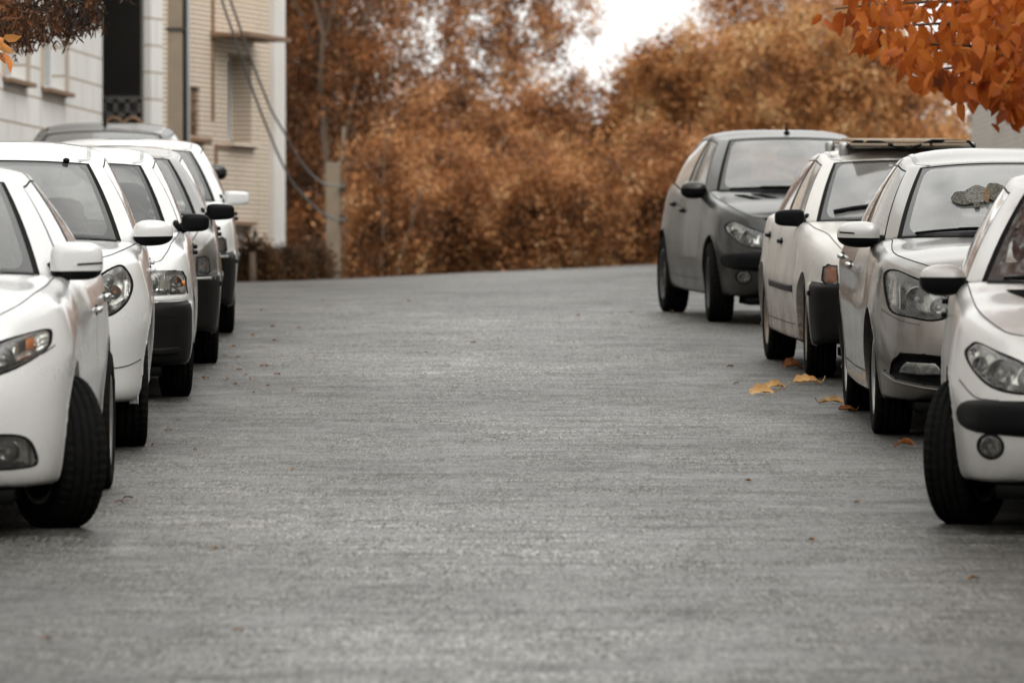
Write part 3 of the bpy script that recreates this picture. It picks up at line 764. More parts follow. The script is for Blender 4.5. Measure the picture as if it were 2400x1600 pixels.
    root = Vector(Mi['root']); inn = c+rot @ Vector((-dd[0]*.42, .01, -dd[2]*.25))
    lw.tube([root+Vector((-.03, .02, 0)), root.lerp(inn, .5)+Vector((0, .0, -.006)), inn], [Mi.get('stem', .035), Mi.get('stem', .035)*.85, dd[2]*.3], 10)
    if Mi.get('foot', True): lw.ellip(root+Vector((-.02, .03, .01)), (.045, .13, .09), 2.6, 12, 8)
    gl = MB(); gl.ellip(c+Vector((0, dd[1]*.27, 0)), (dd[0]*.82, .008, dd[2]*.74), 3, 20, 8)
    for sgn in (1, -1):
        g = lambda m_: m_ if sgn > 0 else flip(m_)
        o = g(cp).build('wing_mirror', cap, car_o); g(lw).build('mirror_base', low, o); g(gl).build('mirror_glass', M['chrome'], o)
        if Mi.get('slit'):
            a0, a1, zz_ = Mi['slit']; mb = MB(); ptsq = []
            for i in range(11):
                xx = a0+(a1-a0)*i/10; t_ = (xx-c.x)/(dd[0]/2); yy = c.y-dd[1]/2*max(0, 1-abs(t_)**e)**(1/e)*max(0, 1-abs((zz_-c.z)/(dd[2]/2))**e)**(1/e)+Mi.get('sweep', .03)*(xx-c.x)/dd[0]
                ptsq.append((xx, yy-.001, zz_+ (xx-a0)*.06))
            mb.tube(ptsq, .0045, 6); g(mb).build('indicator', pl, o)
    # wheels
    tx = W-S['tw']/2-S.get('tin', .035)
    for sx in (1, -1):
        add_wheel(car_o, sx*tx, 0, S['rw'], S['tw'], rim[0], M[rim[1]], steer); add_wheel(car_o, sx*tx, wb, S['rw'], S['tw'], rim[0], M[rim[1]])
    # cabin
    gh = S['gh']; zq = sh['ze'](gh['ya']); sm = M[seat]
    mb = MB(); yd0 = gh['ya']
    mb.ellip((0, yd0+.12, zq-.10), (2*sh['xa']+.06, .75, .28), 3.2, 24, 10); mb.ellip((.36, yd0+.38, zq-.02), (.42, .3, .16), 2.6, 16, 8)
    mb.box((0, yd0+.1, .5), (2*W-.3, .06, .6)); mb.build('dashboard', M['dash'], car_o)
    mb = MB(); cs = Vector((.36, yd0+.66, zq-.02)); rt = Matrix.Rotation(R(-25), 3, 'X')
    ring = [cs+rt @ Vector((.185*math.cos(a), 0, .185*math.sin(a))) for a in np.linspace(0, 2*math.pi, 25)]
    mb.tube(ring, .014, 6, cap=False); mb.tube([cs+rt @ Vector((-.18, 0, 0)), cs+rt @ Vector((.18, 0, 0))], .018, 6); mb.tube([cs+rt @ Vector((0, 0, -.18)), cs, cs+Vector((0, -.3, -.05))], .022, 6)
    mb.build('steering_wheel', M['dash'], car_o)
    ysf = gh['yb1']-.12; sz = S.get('seatz', 0)
    for sx in (.37, -.37):
        mb = MB(); mb.ellip((sx, ysf-.28, .42+sz), (.5, .52, .18), 3, 18, 8)
        mb.ellip((sx, ysf+.04, .74+sz), (.48, .14, .62), 3, 18, 10, rot=Matrix.Rotation(R(-14), 3, 'X')); mb.ellip((sx, ysf+.17, 1.12+sz), (.27, .1, .19), 2.8, 14, 8)
        mb.tube([(sx-.06, ysf+.15, 1.0+sz), (sx-.06, ysf+.17, 1.1+sz)], .007, 5); mb.tube([(sx+.06, ysf+.15, 1.0+sz), (sx+.06, ysf+.17, 1.1+sz)], .007, 5)
        mb.build('front_seat', sm, car_o)
    mb = MB(); yq = gh['yc1']; mb.ellip((0, yq-.3, .44+sz), (1.3, .5, .18), 3.5, 24, 8); mb.ellip((0, yq+.02, .74+sz), (1.3, .15, .58), 3.5, 24, 10, rot=Matrix.Rotation(R(-18), 3, 'X'))
    for sx in (.38, -.38): mb.ellip((sx, yq+.15, 1.05+sz), (.26, .09, .14), 3, 14, 8)
    mb.box((0, yq+.3, .86), (1.25*W, .5, .02)); mb.build('rear_seat', sm, car_o)
    mb = MB(); pmid = wspt(0, .86, -.06); mb.ellip(pmid+Vector((0, .03, -.02)), (.23, .035, .07), 3, 18, 8); mb.tube([wspt(0, .93, -.01), pmid+Vector((0, .02, 0))], .01, 6)
    mb.build('rear_view_mirror', M['dash'], car_o)
    return car_o, sh, wspt
# ---------------------------------------------------------------- setting: ground, road, kerbs
def asphalt():
    m, nt, out = mat('asphalt'); p = N(nt, 'ShaderNodeBsdfPrincipled'); p.inputs['Specular IOR Level'].default_value = .3
    tc = N(nt, 'ShaderNodeTexCoord'); o = tc.outputs['Object']
    def mp(sx, sy):
        n = N(nt, 'ShaderNodeMapping'); n.inputs['Scale'].default_value = (sx, sy, 1); nt.links.new(o, n.inputs[0]); return n.outputs[0]
    def mul(a, b):
        n = N(nt, 'ShaderNodeMix', data_type='RGBA', blend_type='MULTIPLY'); n.inputs[0].default_value = 1
        nt.links.new(a, n.inputs[6]); nt.links.new(b, n.inputs[7]); return n.outputs[2]
    big = noise(nt, .45, 5, mp(1, .5), .55); mid = noise(nt, 2.2, 10, mp(1, .8), .72); strk = noise(nt, 5.0, 8, mp(.22, 1.0), .7)
    fine = noise(nt, 1.0, 3, mp(105, 8.5), .8); fine2 = noise(nt, 1.0, 2, mp(48, 5.0), .6)
    base = ramp(nt, mid.outputs[0], [(.33, (.086, .086, .082)), (.5, (.160, .158, .150)), (.68, (.248, .243, .230))])
    c = mul(base.outputs[0], ramp(nt, big.outputs[0], [(.3, .62), (.5, 1.0), (.68, 1.5)]).outputs[0])
    c = mul(c, ramp(nt, strk.outputs[0], [(.30, .24), (.43, .80), (.55, 1.06), (.72, 1.34)]).outputs[0])
    c = mul(c, ramp(nt, fine.outputs[0], [(.30, .28), (.42, .76), (.54, 1.04), (.72, 1.6)]).outputs[0])
    c = mul(c, ramp(nt, fine2.outputs[0], [(.27, .35), (.36, 1.0), (.62, 1.0), (.74, 1.3)]).outputs[0])
    vo = N(nt, 'ShaderNodeTexVoronoi', Scale=1.0); nt.links.new(mp(112, 9.5), vo.inputs['Vector']); vs_ = N(nt, 'ShaderNodeSeparateColor'); nt.links.new(vo.outputs['Color'], vs_.inputs[0])
    c = mul(c, ramp(nt, vs_.outputs[0], [(0, .16), (.25, .74), (.75, 1.04), (1, 1.55)]).outputs[0])     # stone chips
    mid2 = noise(nt, 1.0, 6, mp(6, 5.0), .7)
    c = mul(c, ramp(nt, mid2.outputs[0], [(.30, .26), (.43, .80), (.56, 1.05), (.72, 1.32)]).outputs[0])
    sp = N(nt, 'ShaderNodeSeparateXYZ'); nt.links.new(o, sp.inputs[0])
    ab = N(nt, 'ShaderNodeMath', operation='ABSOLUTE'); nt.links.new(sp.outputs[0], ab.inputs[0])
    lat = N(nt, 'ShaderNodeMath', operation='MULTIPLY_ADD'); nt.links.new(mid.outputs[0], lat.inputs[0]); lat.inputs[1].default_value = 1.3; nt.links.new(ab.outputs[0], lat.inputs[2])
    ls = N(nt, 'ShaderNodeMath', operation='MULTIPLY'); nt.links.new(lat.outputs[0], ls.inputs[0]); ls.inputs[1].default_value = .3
    c = mul(c, ramp(nt, ls.outputs[0], [(.30, (1.06, 1.06, 1.06)), (.62, (.74, .725, .69)), (.80, (.42, .41, .385))]).outputs[0])   # damp, oily edges, plus car shade and vignette painted into the colour
    wob = noise(nt, .8, 6, mp(1, .05), .6)
    for y0, wd, dk in ((43.2, .035, .45), (35.6, .02, .6), (52.3, .05, .6), (30.6, .02, .65)):     # cracks and day joints across the street
        a1 = N(nt, 'ShaderNodeMath', operation='MULTIPLY_ADD'); nt.links.new(wob.outputs[0], a1.inputs[0]); a1.inputs[1].default_value = -.5; nt.links.new(sp.outputs[1], a1.inputs[2])
        a2 = N(nt, 'ShaderNodeMath', operation='SUBTRACT'); nt.links.new(a1.outputs[0], a2.inputs[0]); a2.inputs[1].default_value = y0-.25
        a3 = N(nt, 'ShaderNodeMath', operation='ABSOLUTE'); nt.links.new(a2.outputs[0], a3.inputs[0])
        a4 = N(nt, 'ShaderNodeMath', operation='MULTIPLY_ADD'); nt.links.new(strk.outputs[0], a4.inputs[0]); a4.inputs[1].default_value = .12; nt.links.new(a3.outputs[0], a4.inputs[2])
        c = mul(c, ramp(nt, a4.outputs[0], [(.045, dk), (.045+wd, 1.0)]).outputs[0])
    # dried cement spill and pale scuffs
    for (px, py, rx, ry, k) in ((296, 1278, .10, .55, 1.75), (1500, 755, .25, .5, 1.4), (1110, 752, .22, .35, 1.3)):
        g = ground(px, py); vm = N(nt, 'ShaderNodeMapping', vector_type='TEXTURE'); vm.inputs['Location'].default_value = tuple(g); vm.inputs['Scale'].default_value = (rx, ry, 50); nt.links.new(o, vm.inputs[0])
        ln = N(nt, 'ShaderNodeVectorMath', operation='LENGTH'); nt.links.new(vm.outputs[0], ln.inputs[0])
        a4 = N(nt, 'ShaderNodeMath', operation='MULTIPLY_ADD'); nt.links.new(mid.outputs[0], a4.inputs[0]); a4.inputs[1].default_value = 1.2; nt.links.new(ln.outputs['Value'], a4.inputs[2])
        sc_ = N(nt, 'ShaderNodeMath', operation='MULTIPLY'); nt.links.new(a4.outputs[0], sc_.inputs[0]); sc_.inputs[1].default_value = .5
        c = mul(c, ramp(nt, sc_.outputs[0], [(.3, k), (.85, 1.0)]).outputs[0])
    nt.links.new(c, p.inputs['Base Color'])
    nt.links.new(ramp(nt, mid.outputs[0], [(.3, .34), (.7, .68)]).outputs[0], p.inputs['Roughness'])
    nt.links.new(bump(nt, fine.outputs[0], .5, .006), p.inputs['Normal'])
    nt.links.new(p.outputs[0], out.inputs[0]); return m
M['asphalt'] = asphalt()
M['earth'] = simple('dry_earth', (.17, .13, .09), .95, var=.4, scale=3, bmp=.3)
M['kerb'] = simple('kerb_concrete', (.33, .32, .30), .9, var=.2, scale=8, bmp=.2)
def sheet(name, xs, ys, dz, m, fz=roadz):
    V = [(x, y, fz(x, y)+dz) for y in ys for x in xs]; n = len(xs)
    F = [(j*n+i, j*n+i+1, (j+1)*n+i+1, (j+1)*n+i) for j in range(len(ys)-1) for i in range(n-1)]
    return tag(mk(name, V, F, m), kind='structure')
ysr = list(np.arange(-30, 44, 6.))+list(np.arange(45, 110, 1.))+[115, 130, 150]
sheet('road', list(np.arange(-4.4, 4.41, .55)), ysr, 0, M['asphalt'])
sheet('ground', [-300, -80, -30, -12]+list(np.arange(-8, 8.1, 1.))+[12, 30, 80, 300], [-300, -80]+ysr+[200, 320], -.04, M['earth'])
for sx, nm in ((-1, 'pavement'), (1, 'pavement')):
    xs = [sx*4.4, sx*4.402, sx*4.55, sx*7.0]; V = []; ys = ysr
    for y in ys:
        z = roadz(xs[0], y); V += [(xs[0], y, z-.05), (xs[1], y, z+.13), (xs[2], y, z+.135), (xs[3], y, z+.14), (xs[3]+sx*.01, y, z-.2)]
    F = [(j*5+i, j*5+i+1, j*5+i+6, j*5+i+5) for j in range(len(ys)-1) for i in range(4)]
    tag(mk(nm, V, F if sx > 0 else [tuple(reversed(f)) for f in F], M['kerb'], smooth=False), kind='structure')

# ---------------------------------------------------------------- buildings on the left, wall on the right
def brickmat(name, c1, c2, mortar, bw, bh, ms, rough=.85, stain=.2, offs=.5):
    m, nt, out = mat(name); p = N(nt, 'ShaderNodeBsdfPrincipled', Roughness=rough)
    tc = N(nt, 'ShaderNodeTexCoord'); mp = N(nt, 'ShaderNodeMapping'); mp.inputs['Rotation'].default_value = (R(90), 0, 0); nt.links.new(tc.outputs['Object'], mp.inputs[0])
    sp = N(nt, 'ShaderNodeSeparateXYZ'); nt.links.new(tc.outputs['Object'], sp.inputs[0])
    ad = N(nt, 'ShaderNodeMath', operation='ADD'); nt.links.new(sp.outputs[0], ad.inputs[0]); nt.links.new(sp.outputs[1], ad.inputs[1])
    cb = N(nt, 'ShaderNodeCombineXYZ'); nt.links.new(ad.outputs[0], cb.inputs[0]); nt.links.new(sp.outputs[2], cb.inputs[1])
    b = N(nt, 'ShaderNodeTexBrick'); b.offset = offs
    for k, v in (('Scale', 1), ('Brick Width', bw), ('Row Height', bh), ('Mortar Size', ms), ('Mortar Smooth', .2)): b.inputs[k].default_value = v
    b.inputs['Color1'].default_value = (*c1, 1); b.inputs['Color2'].default_value = (*c2, 1); b.inputs['Mortar'].default_value = (*mortar, 1)
    nt.links.new(cb.outputs[0], b.inputs['Vector'])
    n = noise(nt, .8, 6); r = ramp(nt, n.outputs[0], [(.3, 1-stain), (.7, 1.0)])
    mu = N(nt, 'ShaderNodeMix', data_type='RGBA', blend_type='MULTIPLY'); mu.inputs[0].default_value = 1
    nt.links.new(b.outputs[0], mu.inputs[6]); nt.links.new(r.outputs[0], mu.inputs[7]); nt.links.new(mu.outputs[2], p.inputs['Base Color'])
    iv = N(nt, 'ShaderNodeMath', operation='SUBTRACT'); iv.inputs[0].default_value = 1; nt.links.new(b.outputs['Fac'], iv.inputs[1])
    nt.links.new(bump(nt, iv.outputs[0], .5, .01), p.inputs['Normal'])
    nt.links.new(p.outputs[0], out.inputs[0]); return m
M['stone'] = brickmat('white_stone', (.78, .765, .74), (.83, .815, .79), (.42, .34, .26), 1.05, .295, .012, stain=.12)
M['brick'] = brickmat('tan_brick', (.90, .775, .635), (.93, .82, .69), (.38, .29, .21), 1.9, .054, .017, stain=.12)
M['plaster'] = simple('pale_plaster', (.66, .64, .61), .9, var=.12, scale=2.5, bmp=.1)
M['cream'] = brickmat('cream_brick', (.52, .49, .45), (.57, .54, .49), (.42, .38, .33), .3, .06, .008)
M['concrete'] = simple('weathered_concrete', (.29, .23, .17), .95, var=.25, scale=5, bmp=.3)
M['rust'] = simple('rusty_metal', (.22, .13, .075), .8, var=.4, scale=12)
M['darkmetal'] = simple('dark_corrugated_metal', (.06, .056, .05), .6, var=.3, scale=3)
M['iron'] = simple('painted_iron', (.055, .052, .048), .5, metal=.3)
M['winframe'] = simple('white_window_frame', (.62, .63, .63), .4)
M['winglass'] = glassmat('house_glass', .25, .1, ior=1.5)
M['curtain'] = simple('room_curtain', (.33, .31, .28), .9, var=.2, scale=6)
M['cable'] = simple('grey_cable', (.16, .165, .16), .6)
M['cable_tan'] = simple('tan_rope_cable', (.33, .25, .17), .8)
M['pipe'] = simple('dark_pipe', (.05, .055, .055), .5)
M['pipe_pale'] = simple('pale_pipe', (.5, .49, .47), .5)
def facade(name, L, H, openings, m, parent, depth=.22, thick=.35):
    """wall in its own frame: length along x, front at y=0 looking to -y, openings (x0,x1,z0,z1) with real reveals"""
    xs = sorted({0, L}|{v for o in openings for v in o[:2]}); zs = sorted({-1.5, H}|{v for o in openings for v in o[2:]})
    mb = MB()
    for i in range(len(xs)-1):
        for k in range(len(zs)-1):
            cx, cz = (xs[i]+xs[i+1])/2, (zs[k]+zs[k+1])/2
            if any(o[0] < cx < o[1] and o[2] < cz < o[3] for o in openings): continue
            mb.quad((xs[i], 0, zs[k]), (xs[i+1], 0, zs[k]), (xs[i+1], 0, zs[k+1]), (xs[i], 0, zs[k+1]))
    for (a, b, c, d) in openings:
        mb.quad((a, 0, c), (a, depth, c), (a, depth, d), (a, 0, d)); mb.quad((b, depth, c), (b, 0, c), (b, 0, d), (b, depth, d))
        mb.quad((a, 0, c), (b, 0, c), (b, depth, c), (a, depth, c)); mb.quad((a, depth, d), (b, depth, d), (b, 0, d), (a, 0, d))
    mb.quad((0, thick+6, -1.5), (0, 0, -1.5), (0, 0, H), (0, thick+6, H)); mb.quad((L, 0, -1.5), (L, thick+6, -1.5), (L, thick+6, H), (L, 0, H))
    mb.quad((0, 0, H), (L, 0, H), (L, thick+6, H), (0, thick+6, H)); mb.quad((L, thick+6, -1.5), (0, thick+6, -1.5), (0, thick+6, H), (L, thick+6, H))
    return mb.build(name, m, parent, smooth=False)
def window(parent, o, depth=.2, mull=1, sill=None):
    a, b, c, d = o; f = .06; mb = MB()
    mb.box(((a+b)/2, depth-.03, c+f/2), (b-a, .06, f)); mb.box(((a+b)/2, depth-.03, d-f/2), (b-a, .06, f))
    for xx in [a+f/2, b-f/2]+[a+(b-a)*(i+1)/(mull+1) for i in range(mull)]: mb.box((xx, depth-.03, (c+d)/2), (f, .056, d-c-2*f))
    fr = mb.build('window', M['winframe'], parent, False)
    mb = MB(); mb.box(((a+b)/2, depth-.02, (c+d)/2), (b-a-.02, .012, d-c-.02)); mb.build('pane', M['winglass'], fr, False)
    mb = MB(); n = 24
    for i in range(n): mb.quad(*[(a+(b-a)*(i+q)/n, depth+.09+.03*math.sin((i+q)*1.9), z) for q, z in ((0, c), (1, c), (1, d), (0, d))])
    mb.build('curtain', M['curtain'], fr)
    mb = MB(); mb.box(((a+b)/2, -.03, c-.025), (b-a+.10, .14, .04)); mb.build('sill', M[sill or 'plaster'], fr, False)
    return fr
def along(p0, dirv):          # frame whose x axis runs along dirv on the plan
    return math.atan2(dirv[1], dirv[0])
# white stone house: front runs almost along the street, its far corner near px 240
q0 = Vector((-4.44, 74)); u = Vector((.05, 1)).normalized(); L = 66; st = q0-u*L; gz = 1.765
wh = tag(empty('stone_house', (st.x, st.y, gz), (0, 0, math.atan2(u.y, u.x))), 'white stone block house with pale coursed facade behind the dark drooping foliage', 'house')
sd = lambda d: L-(74-d)/u.y
ops = [(sd(a), sd(b), 3.95-gz, 5.35-gz) for a, b in ((65.4, 67.2), (68.5, 70.5))]+[(sd(a), sd(a)+1.9, 3.95-gz, 5.35-gz) for a in (12, 17, 22, 27, 32, 37, 42, 46, 50, 54, 58, 61.8)]
facade('wall', L, 10, ops, M['stone'], wh)
M['surround'] = simple('tan_stone_surround', (.50, .42, .34), .85)
for o in ops:
    f_ = window(wh, o, .2, 1, 'rust'); a, b, c, d = o; mb = MB()
    for x_, w_, z_, h_ in ((a-.07, .14, (c+d)/2, d-c), (b+.07, .14, (c+d)/2, d-c), ((a+b)/2, b-a+.28, d+.07, .14)): mb.box((x_, -.012, z_), (w_, .03, h_))
    mb.build('surround', M['surround'], f_, False)
# tan brick house standing forward, ends near px 655
c0 = Vector((-4.0, 75)); u2 = Vector((.2236, 1)).normalized(); L2 = 5.75; gz2 = 1.95
tb = tag(empty('brick_house', (c0.x, c0.y, gz2), (0, 0, math.atan2(u2.y, u2.x))), 'tan house of thin bricks with tall recessed window and white edge strip', 'house')
s2 = lambda d: (d-75)/u2.y
win = (s2(78.3), s2(79.35), 3.63-gz2, 4.64-gz2); gar = (s2(78.0), s2(79.3), -.6, 2.68-gz2); gri = (s2(76.62), s2(77.12), 3.66-gz2, 4.21-gz2)
facade('wall', L2, 9, [win, gar, gri], M['brick'], tb, depth=.32)
window(tb, win, .3, 0, 'brick')
mb = MB(); a, b, c, d = gri
for k in range(7): mb.tube([(a+(b-a)*(k+.5)/7, .04, c), (a+(b-a)*(k+.5)/7, .04, d)], .009, 5)
for k in range(5): mb.tube([(a, .03, c+(d-c)*k/4), (b, .03, c+(d-c)*k/4)], .009, 5)
mb.box(((a+b)/2, -.03, c-.05), (b-a+.25, .16, .07)); mb.build('window_grille', M['rust'], tb)
mb = MB(); mb.box(((a+b)/2, .15, (c+d)/2), (b-a, .02, d-c)); mb.build('vent_panel', M['darkmetal'], tb, False)
mb = MB(); a, b, c, d = gar; n = 26
for k in range(n): mb.tube([(a+(b-a)*(k+.5)/n, .1, c), (a+(b-a)*(k+.5)/n, .1, d)], (b-a)/n*.5, 6)
mb.build('garage_door', M['plaster'], tb)
mb = MB(); mb.box(((a+b)/2, -.02, d+.02), (b-a+.1, .1, .05)); mb.build('lintel', M['rust'], tb, False)
mb = MB(); mb.box((s2(78.5), -.2, 4.83-gz2), (s2(79.5)-s2(77.6), .5, .045)); mb.build('canopy', M['rust'], tb, False)
mb = MB(); x0 = s2(77.62); mb.box((x0, -.015, 5.4-gz2), (.035, .03, 3.1)); mb.build('downpipe', M['rust'], tb, False)
mb = MB(); a, b = s2(77.75), s2(79.45)
mb.box(((a+b)/2, -.012, 3.575-gz2), (b-a, .05, .03)); mb.box((a, -.012, 3.1-gz2), (.03, .04, .92)); mb.build('trim', M['rust'], tb, False)
mb = MB(); mb.box((L2-.22, -.03, 4), (.5, .07, 9.9)); mb.build('edge_strip', M['plaster'], tb, False)
mb = MB(); mb.box((.10, -.035, 4), (.5, .08, 9.9)); mb.build('corner_strip', M['stone'], tb, False)
# corrugated sheet and ornate gate between the two houses
a, b = P(240, 0, 74.45), P(332, 0, 74.45); mb = MB(); n = 64
for k in range(n):
    t0, t1 = k/n, (k+1)/n
    y0, y1 = .02*math.sin(k*math.pi/1.0+.5*math.pi), .02*math.sin((k+1)*math.pi+.5*math.pi)
    mb.quad((a.x+(b.x-a.x)*t0, 74.45+y0, 4.03), (a.x+(b.x-a.x)*t1, 74.45+y1, 4.03), (a.x+(b.x-a.x)*t1, 74.45+y1, 9.5), (a.x+(b.x-a.x)*t0, 74.45+y0, 9.5))
mb.box(((a.x+b.x)/2, 74.53, 6.6), (b.x-a.x, .06, 5.2))
o = mb.build('corrugated_screen', M['darkmetal'], None, False); tag(o, 'tall dark corrugated metal screen between the stone house and the brick house', 'metal screen')
gt = tag(empty('iron_gate', ((a.x+b.x)/2, 74.4, 1.85)), 'ornate iron gate with arched top under the dark corrugated screen', 'gate')
w_ = b.x-a.x; mb = MB(); mb.box((0, 0, 2.15), (w_, .05, .07)); mb.box((0, 0, 1.98), (w_, .05, .05)); mb.box((0, 0, .2), (w_, .05, .06))
for k in range(4): mb.box((-w_/2+.02+(w_-.04)*k/3, 0, 1.05), (.05, .05, 2.2))
mb.build('frame', M['iron'], gt, False)
mb = MB()
for cx in (-.08, .12):
    mb.tube([(cx+.10*math.cos(t), -.02, 1.84+.11*math.sin(t)) for t in np.linspace(-.3, math.pi+.3, 14)], .02, 6)
    mb.tube([(cx+.045*math.cos(t), -.02, 1.77+.06*math.sin(t)) for t in np.linspace(0, 2*math.pi, 14)], .014, 6)
    mb.ellip((cx, -.01, 1.7), (.05, .03, .28), 2, 10, 8)
mb.build('scrollwork', M['rust'], gt)
mb = MB(); mb.box((0, .1, 1.06), (w_, .03, 2.2)); mb.build('backing_sheet', M['darkmetal'], gt, False)
# long cream wall to the right of the street
rw_ = tag(empty('cream_building', (5.45, 6, .2), (0, 0, R(90))), 'cream brick building at the far right behind the red leaves', 'house')
ops = [(x, x+1.4, 2.9, 4.3) for x in (3, 10, 17, 24, 31, 37, 42, 47, 52)]
mbw = facade('wall', 75, 8.5, ops, M['cream'], rw_)
for o_ in rw_.children: o_.scale = (1, -1, 1)
for o in ops:
    f_ = window(rw_, o); f_.scale = (1, -1, 1)

# unseen apartment house, added behind the viewer to darken the reflections in the car fronts
ap = tag(empty('added_apartment_house', (11, -9, -.6), (0, 0, R(180))), 'unseen grey brown apartment house added behind the viewer to darken car reflections', 'house')
ops = [(x, x+1.5, z, z+1.6) for x in (2, 6, 10, 14, 18) for z in (1.4, 4.6, 7.8, 11)]
M['render_coat'] = simple('grey_brown_render', (.22, .18, .14), .9, var=.25, scale=1.5)
facade('wall', 22, 14, ops, M['render_coat'], ap)
for o in ops: window(ap, o)

# utility pole, concrete post, cables
a, b = P(393, 0, 70), P(429, 0, 70); pz = roadz(-3.4, 70)
po = tag(empty('utility_pole', ((a.x+b.x)/2, 70, pz)), 'square concrete utility pole standing before the tan brick house', 'utility pole')
mb = MB(); h = 8; w0 = b.x-a.x
mb.add([(-w0*.52, -.1, -.5), (w0*.52, -.1, -.5), (w0*.52, .1, -.5), (-w0*.52, .1, -.5), (-w0*.42, -.08, h), (w0*.42, -.08, h), (w0*.42, .08, h), (-w0*.42, .08, h)], [(0, 1, 5, 4), (1, 2, 6, 5), (2, 3, 7, 6), (3, 0, 4, 7), (4, 5, 6, 7)])
mb.build('shaft', M['concrete'], po, False)
mb = MB(); mb.tube([(w0*.5+.022, -.02, -.3), (w0*.5+.022, -.02, 7.5)], .024, 10); mb.build('conduit', M['pipe'], po)
for z in (1.2, 2.6, 3.4): mb = MB(); mb.box((0.012, 0, z), (w0*1.35, .22, .03)); mb.build('band', M['iron'], po, False)
a = P(441, 0, 74.4); mb = MB(); mb.tube([(a.x, 74.4, 1.5), (a.x, 74.4, 9.5)], .026, 10); o = mb.build('drain_pipe', M['pipe_pale']); tag(o, 'pale vertical drain pipe running up beside the utility pole', 'pipe')
a, b = P(764, 382, 85), P(797, 382, 85); gzp = roadz(-2.2, 85)
pt = tag(empty('concrete_post', ((a.x+b.x)/2, 85, gzp)), 'short square concrete post holding two sagging cables in front of orange trees', 'post')
mb = MB(); mb.box((0, 0, (a.z-gzp)/2-.2), (b.x-a.x, .17, a.z-gzp+.4), bev=.012); mb.build('shaft', M['concrete'], pt, False)
mb = MB(); hx = (b.x-a.x)/2; mb.tube([(hx+.012, -.03, -.3), (hx+.012, -.03, a.z-gzp+.1), (hx+.03, -.03, a.z-gzp+.25), (hx+.045, -.02, a.z-gzp+.45)], .011, 8); mb.build('conduit', M['concrete'], pt)
mb = MB(); mb.box((hx+.03, -.06, P(0, 440, 85).z-gzp), (.05, .1, .09)); mb.box((hx+.03, -.06, P(0, 512, 85).z-gzp), (.05, .1, .09)); mb.build('cable_clamp', M['iron'], pt, False)
ca = [(505, -60), (520, 0), (552, 95), (586, 195), (613, 267), (642, 338), (665, 390), (688, 431), (717, 465), (745, 492), (766, 506), (786, 514), (806, 517)]
cb_ = [(526, -50), (540, 0), (562, 63), (586, 134), (612, 200), (638, 262), (664, 307), (698, 368), (717, 395), (737, 416), (752, 427), (766, 433), (786, 436), (806, 437)]
for pts, lb in ((ca, 'lower slack cable sagging from the house top to the concrete post'), (cb_, 'upper slack cable ending higher on the concrete post')):
    q = [P(x, y, float(np.interp(x, [500, 640, 806], [72, 75.5, 84.9]))) for x, y in pts]
    qq = pchip(np.arange(len(q)), np.array([tuple(v) for v in q]), np.linspace(0, len(q)-1, 60))
    mb = MB(); mb.tube([Vector(v) for v in qq], .014, 6); o = mb.build('slack_cable', M['cable_tan' if 0 else 'cable']); tag(o, lb, 'cable', 'cables running to the concrete post')

# ---------------------------------------------------------------- foliage
def leaves(name, pos, size, m, parent, down=0.0, asp=.5, jit=.35, fold=.25):
    """many small folded leaves, one mesh"""
    n = len(pos); s = size*(1+jit*rng.uniform(-1, 1, n))
    uu = rng.normal(size=(n, 3)); uu[:, 2] -= down*2.2; uu /= np.linalg.norm(uu, axis=1)[:, None]
    vv = np.cross(uu, rng.normal(size=(n, 3))); vv /= np.linalg.norm(vv, axis=1)[:, None]; ww = np.cross(uu, vv)
    b = pos; s = s[:, None]; tip = b+uu*s
    k1 = b+uu*s*.22; k2 = b+uu*s*.62
    V = np.stack([b, k1+vv*s*asp*.42+ww*s*fold*.3, k2+vv*s*asp*.40+ww*s*fold*.3, tip-ww*s*.06, k2-vv*s*asp*.40+ww*s*fold*.3, k1-vv*s*asp*.42+ww*s*fold*.3], 1).reshape(-1, 3)
    i = np.arange(n)[:, None]*6; F = np.concatenate([i+np.array([0, 1, 2, 3]), i+np.array([0, 3, 4, 5])], 1).reshape(-1, 4)
    me = bpy.data.meshes.new(name); me.vertices.add(len(V)); me.vertices.foreach_set('co', V.ravel().astype(np.float32))
    me.loops.add(F.size); me.loops.foreach_set('vertex_index', F.ravel().astype(np.int32)); me.polygons.add(len(F))
    me.polygons.foreach_set('loop_start', np.arange(0, F.size, 4, dtype=np.int32)); me.polygons.foreach_set('loop_total', np.full(len(F), 4, np.int32))
    me.materials.append(m); me.update(calc_edges=True); me.validate()
    o = bpy.data.objects.new(name, me); COL.objects.link(o); o.parent = parent; return o
def clumps(c, r, n, per, sig, inner=.35, zmin=None, gaps=None):
    d = rng.normal(size=(n, 3)); d /= np.linalg.norm(d, axis=1)[:, None]; q = rng.uniform(inner**3, 1, n)**(1/3)
    cc = np.array(c)+d*q[:, None]*np.array(r)
    if gaps is not None: cc = cc[gaps(cc)]
    p = np.repeat(cc, per, 0)+rng.normal(size=(len(cc)*per, 3))*np.array(sig)
    if zmin is not None: p = p[p[:, 2] > zmin]
    return p
def limb(mb, a, b, r0, r1, n=6, wob=.06):
    a, b = Vector(a), Vector(b); L = (b-a).length
    pts = [a.lerp(b, i/n)+Vector(rng.normal(size=3))*wob*L*.25*(0 if i in (0,) else 1) for i in range(n+1)]
    mb.tube(pts, [r0+(r1-r0)*i/n for i in range(n+1)], 7); return pts
M['bark'] = simple('bark', (.12, .085, .06), .95, var=.4, scale=14, bmp=.6)
M['bark_sap'] = simple('sapling_bark', (.16, .12, .085), .95, var=.3, scale=14)
M['bark_pale'] = simple('pale_bark', (.27, .22, .17), .95, var=.3, scale=14, bmp=.5)
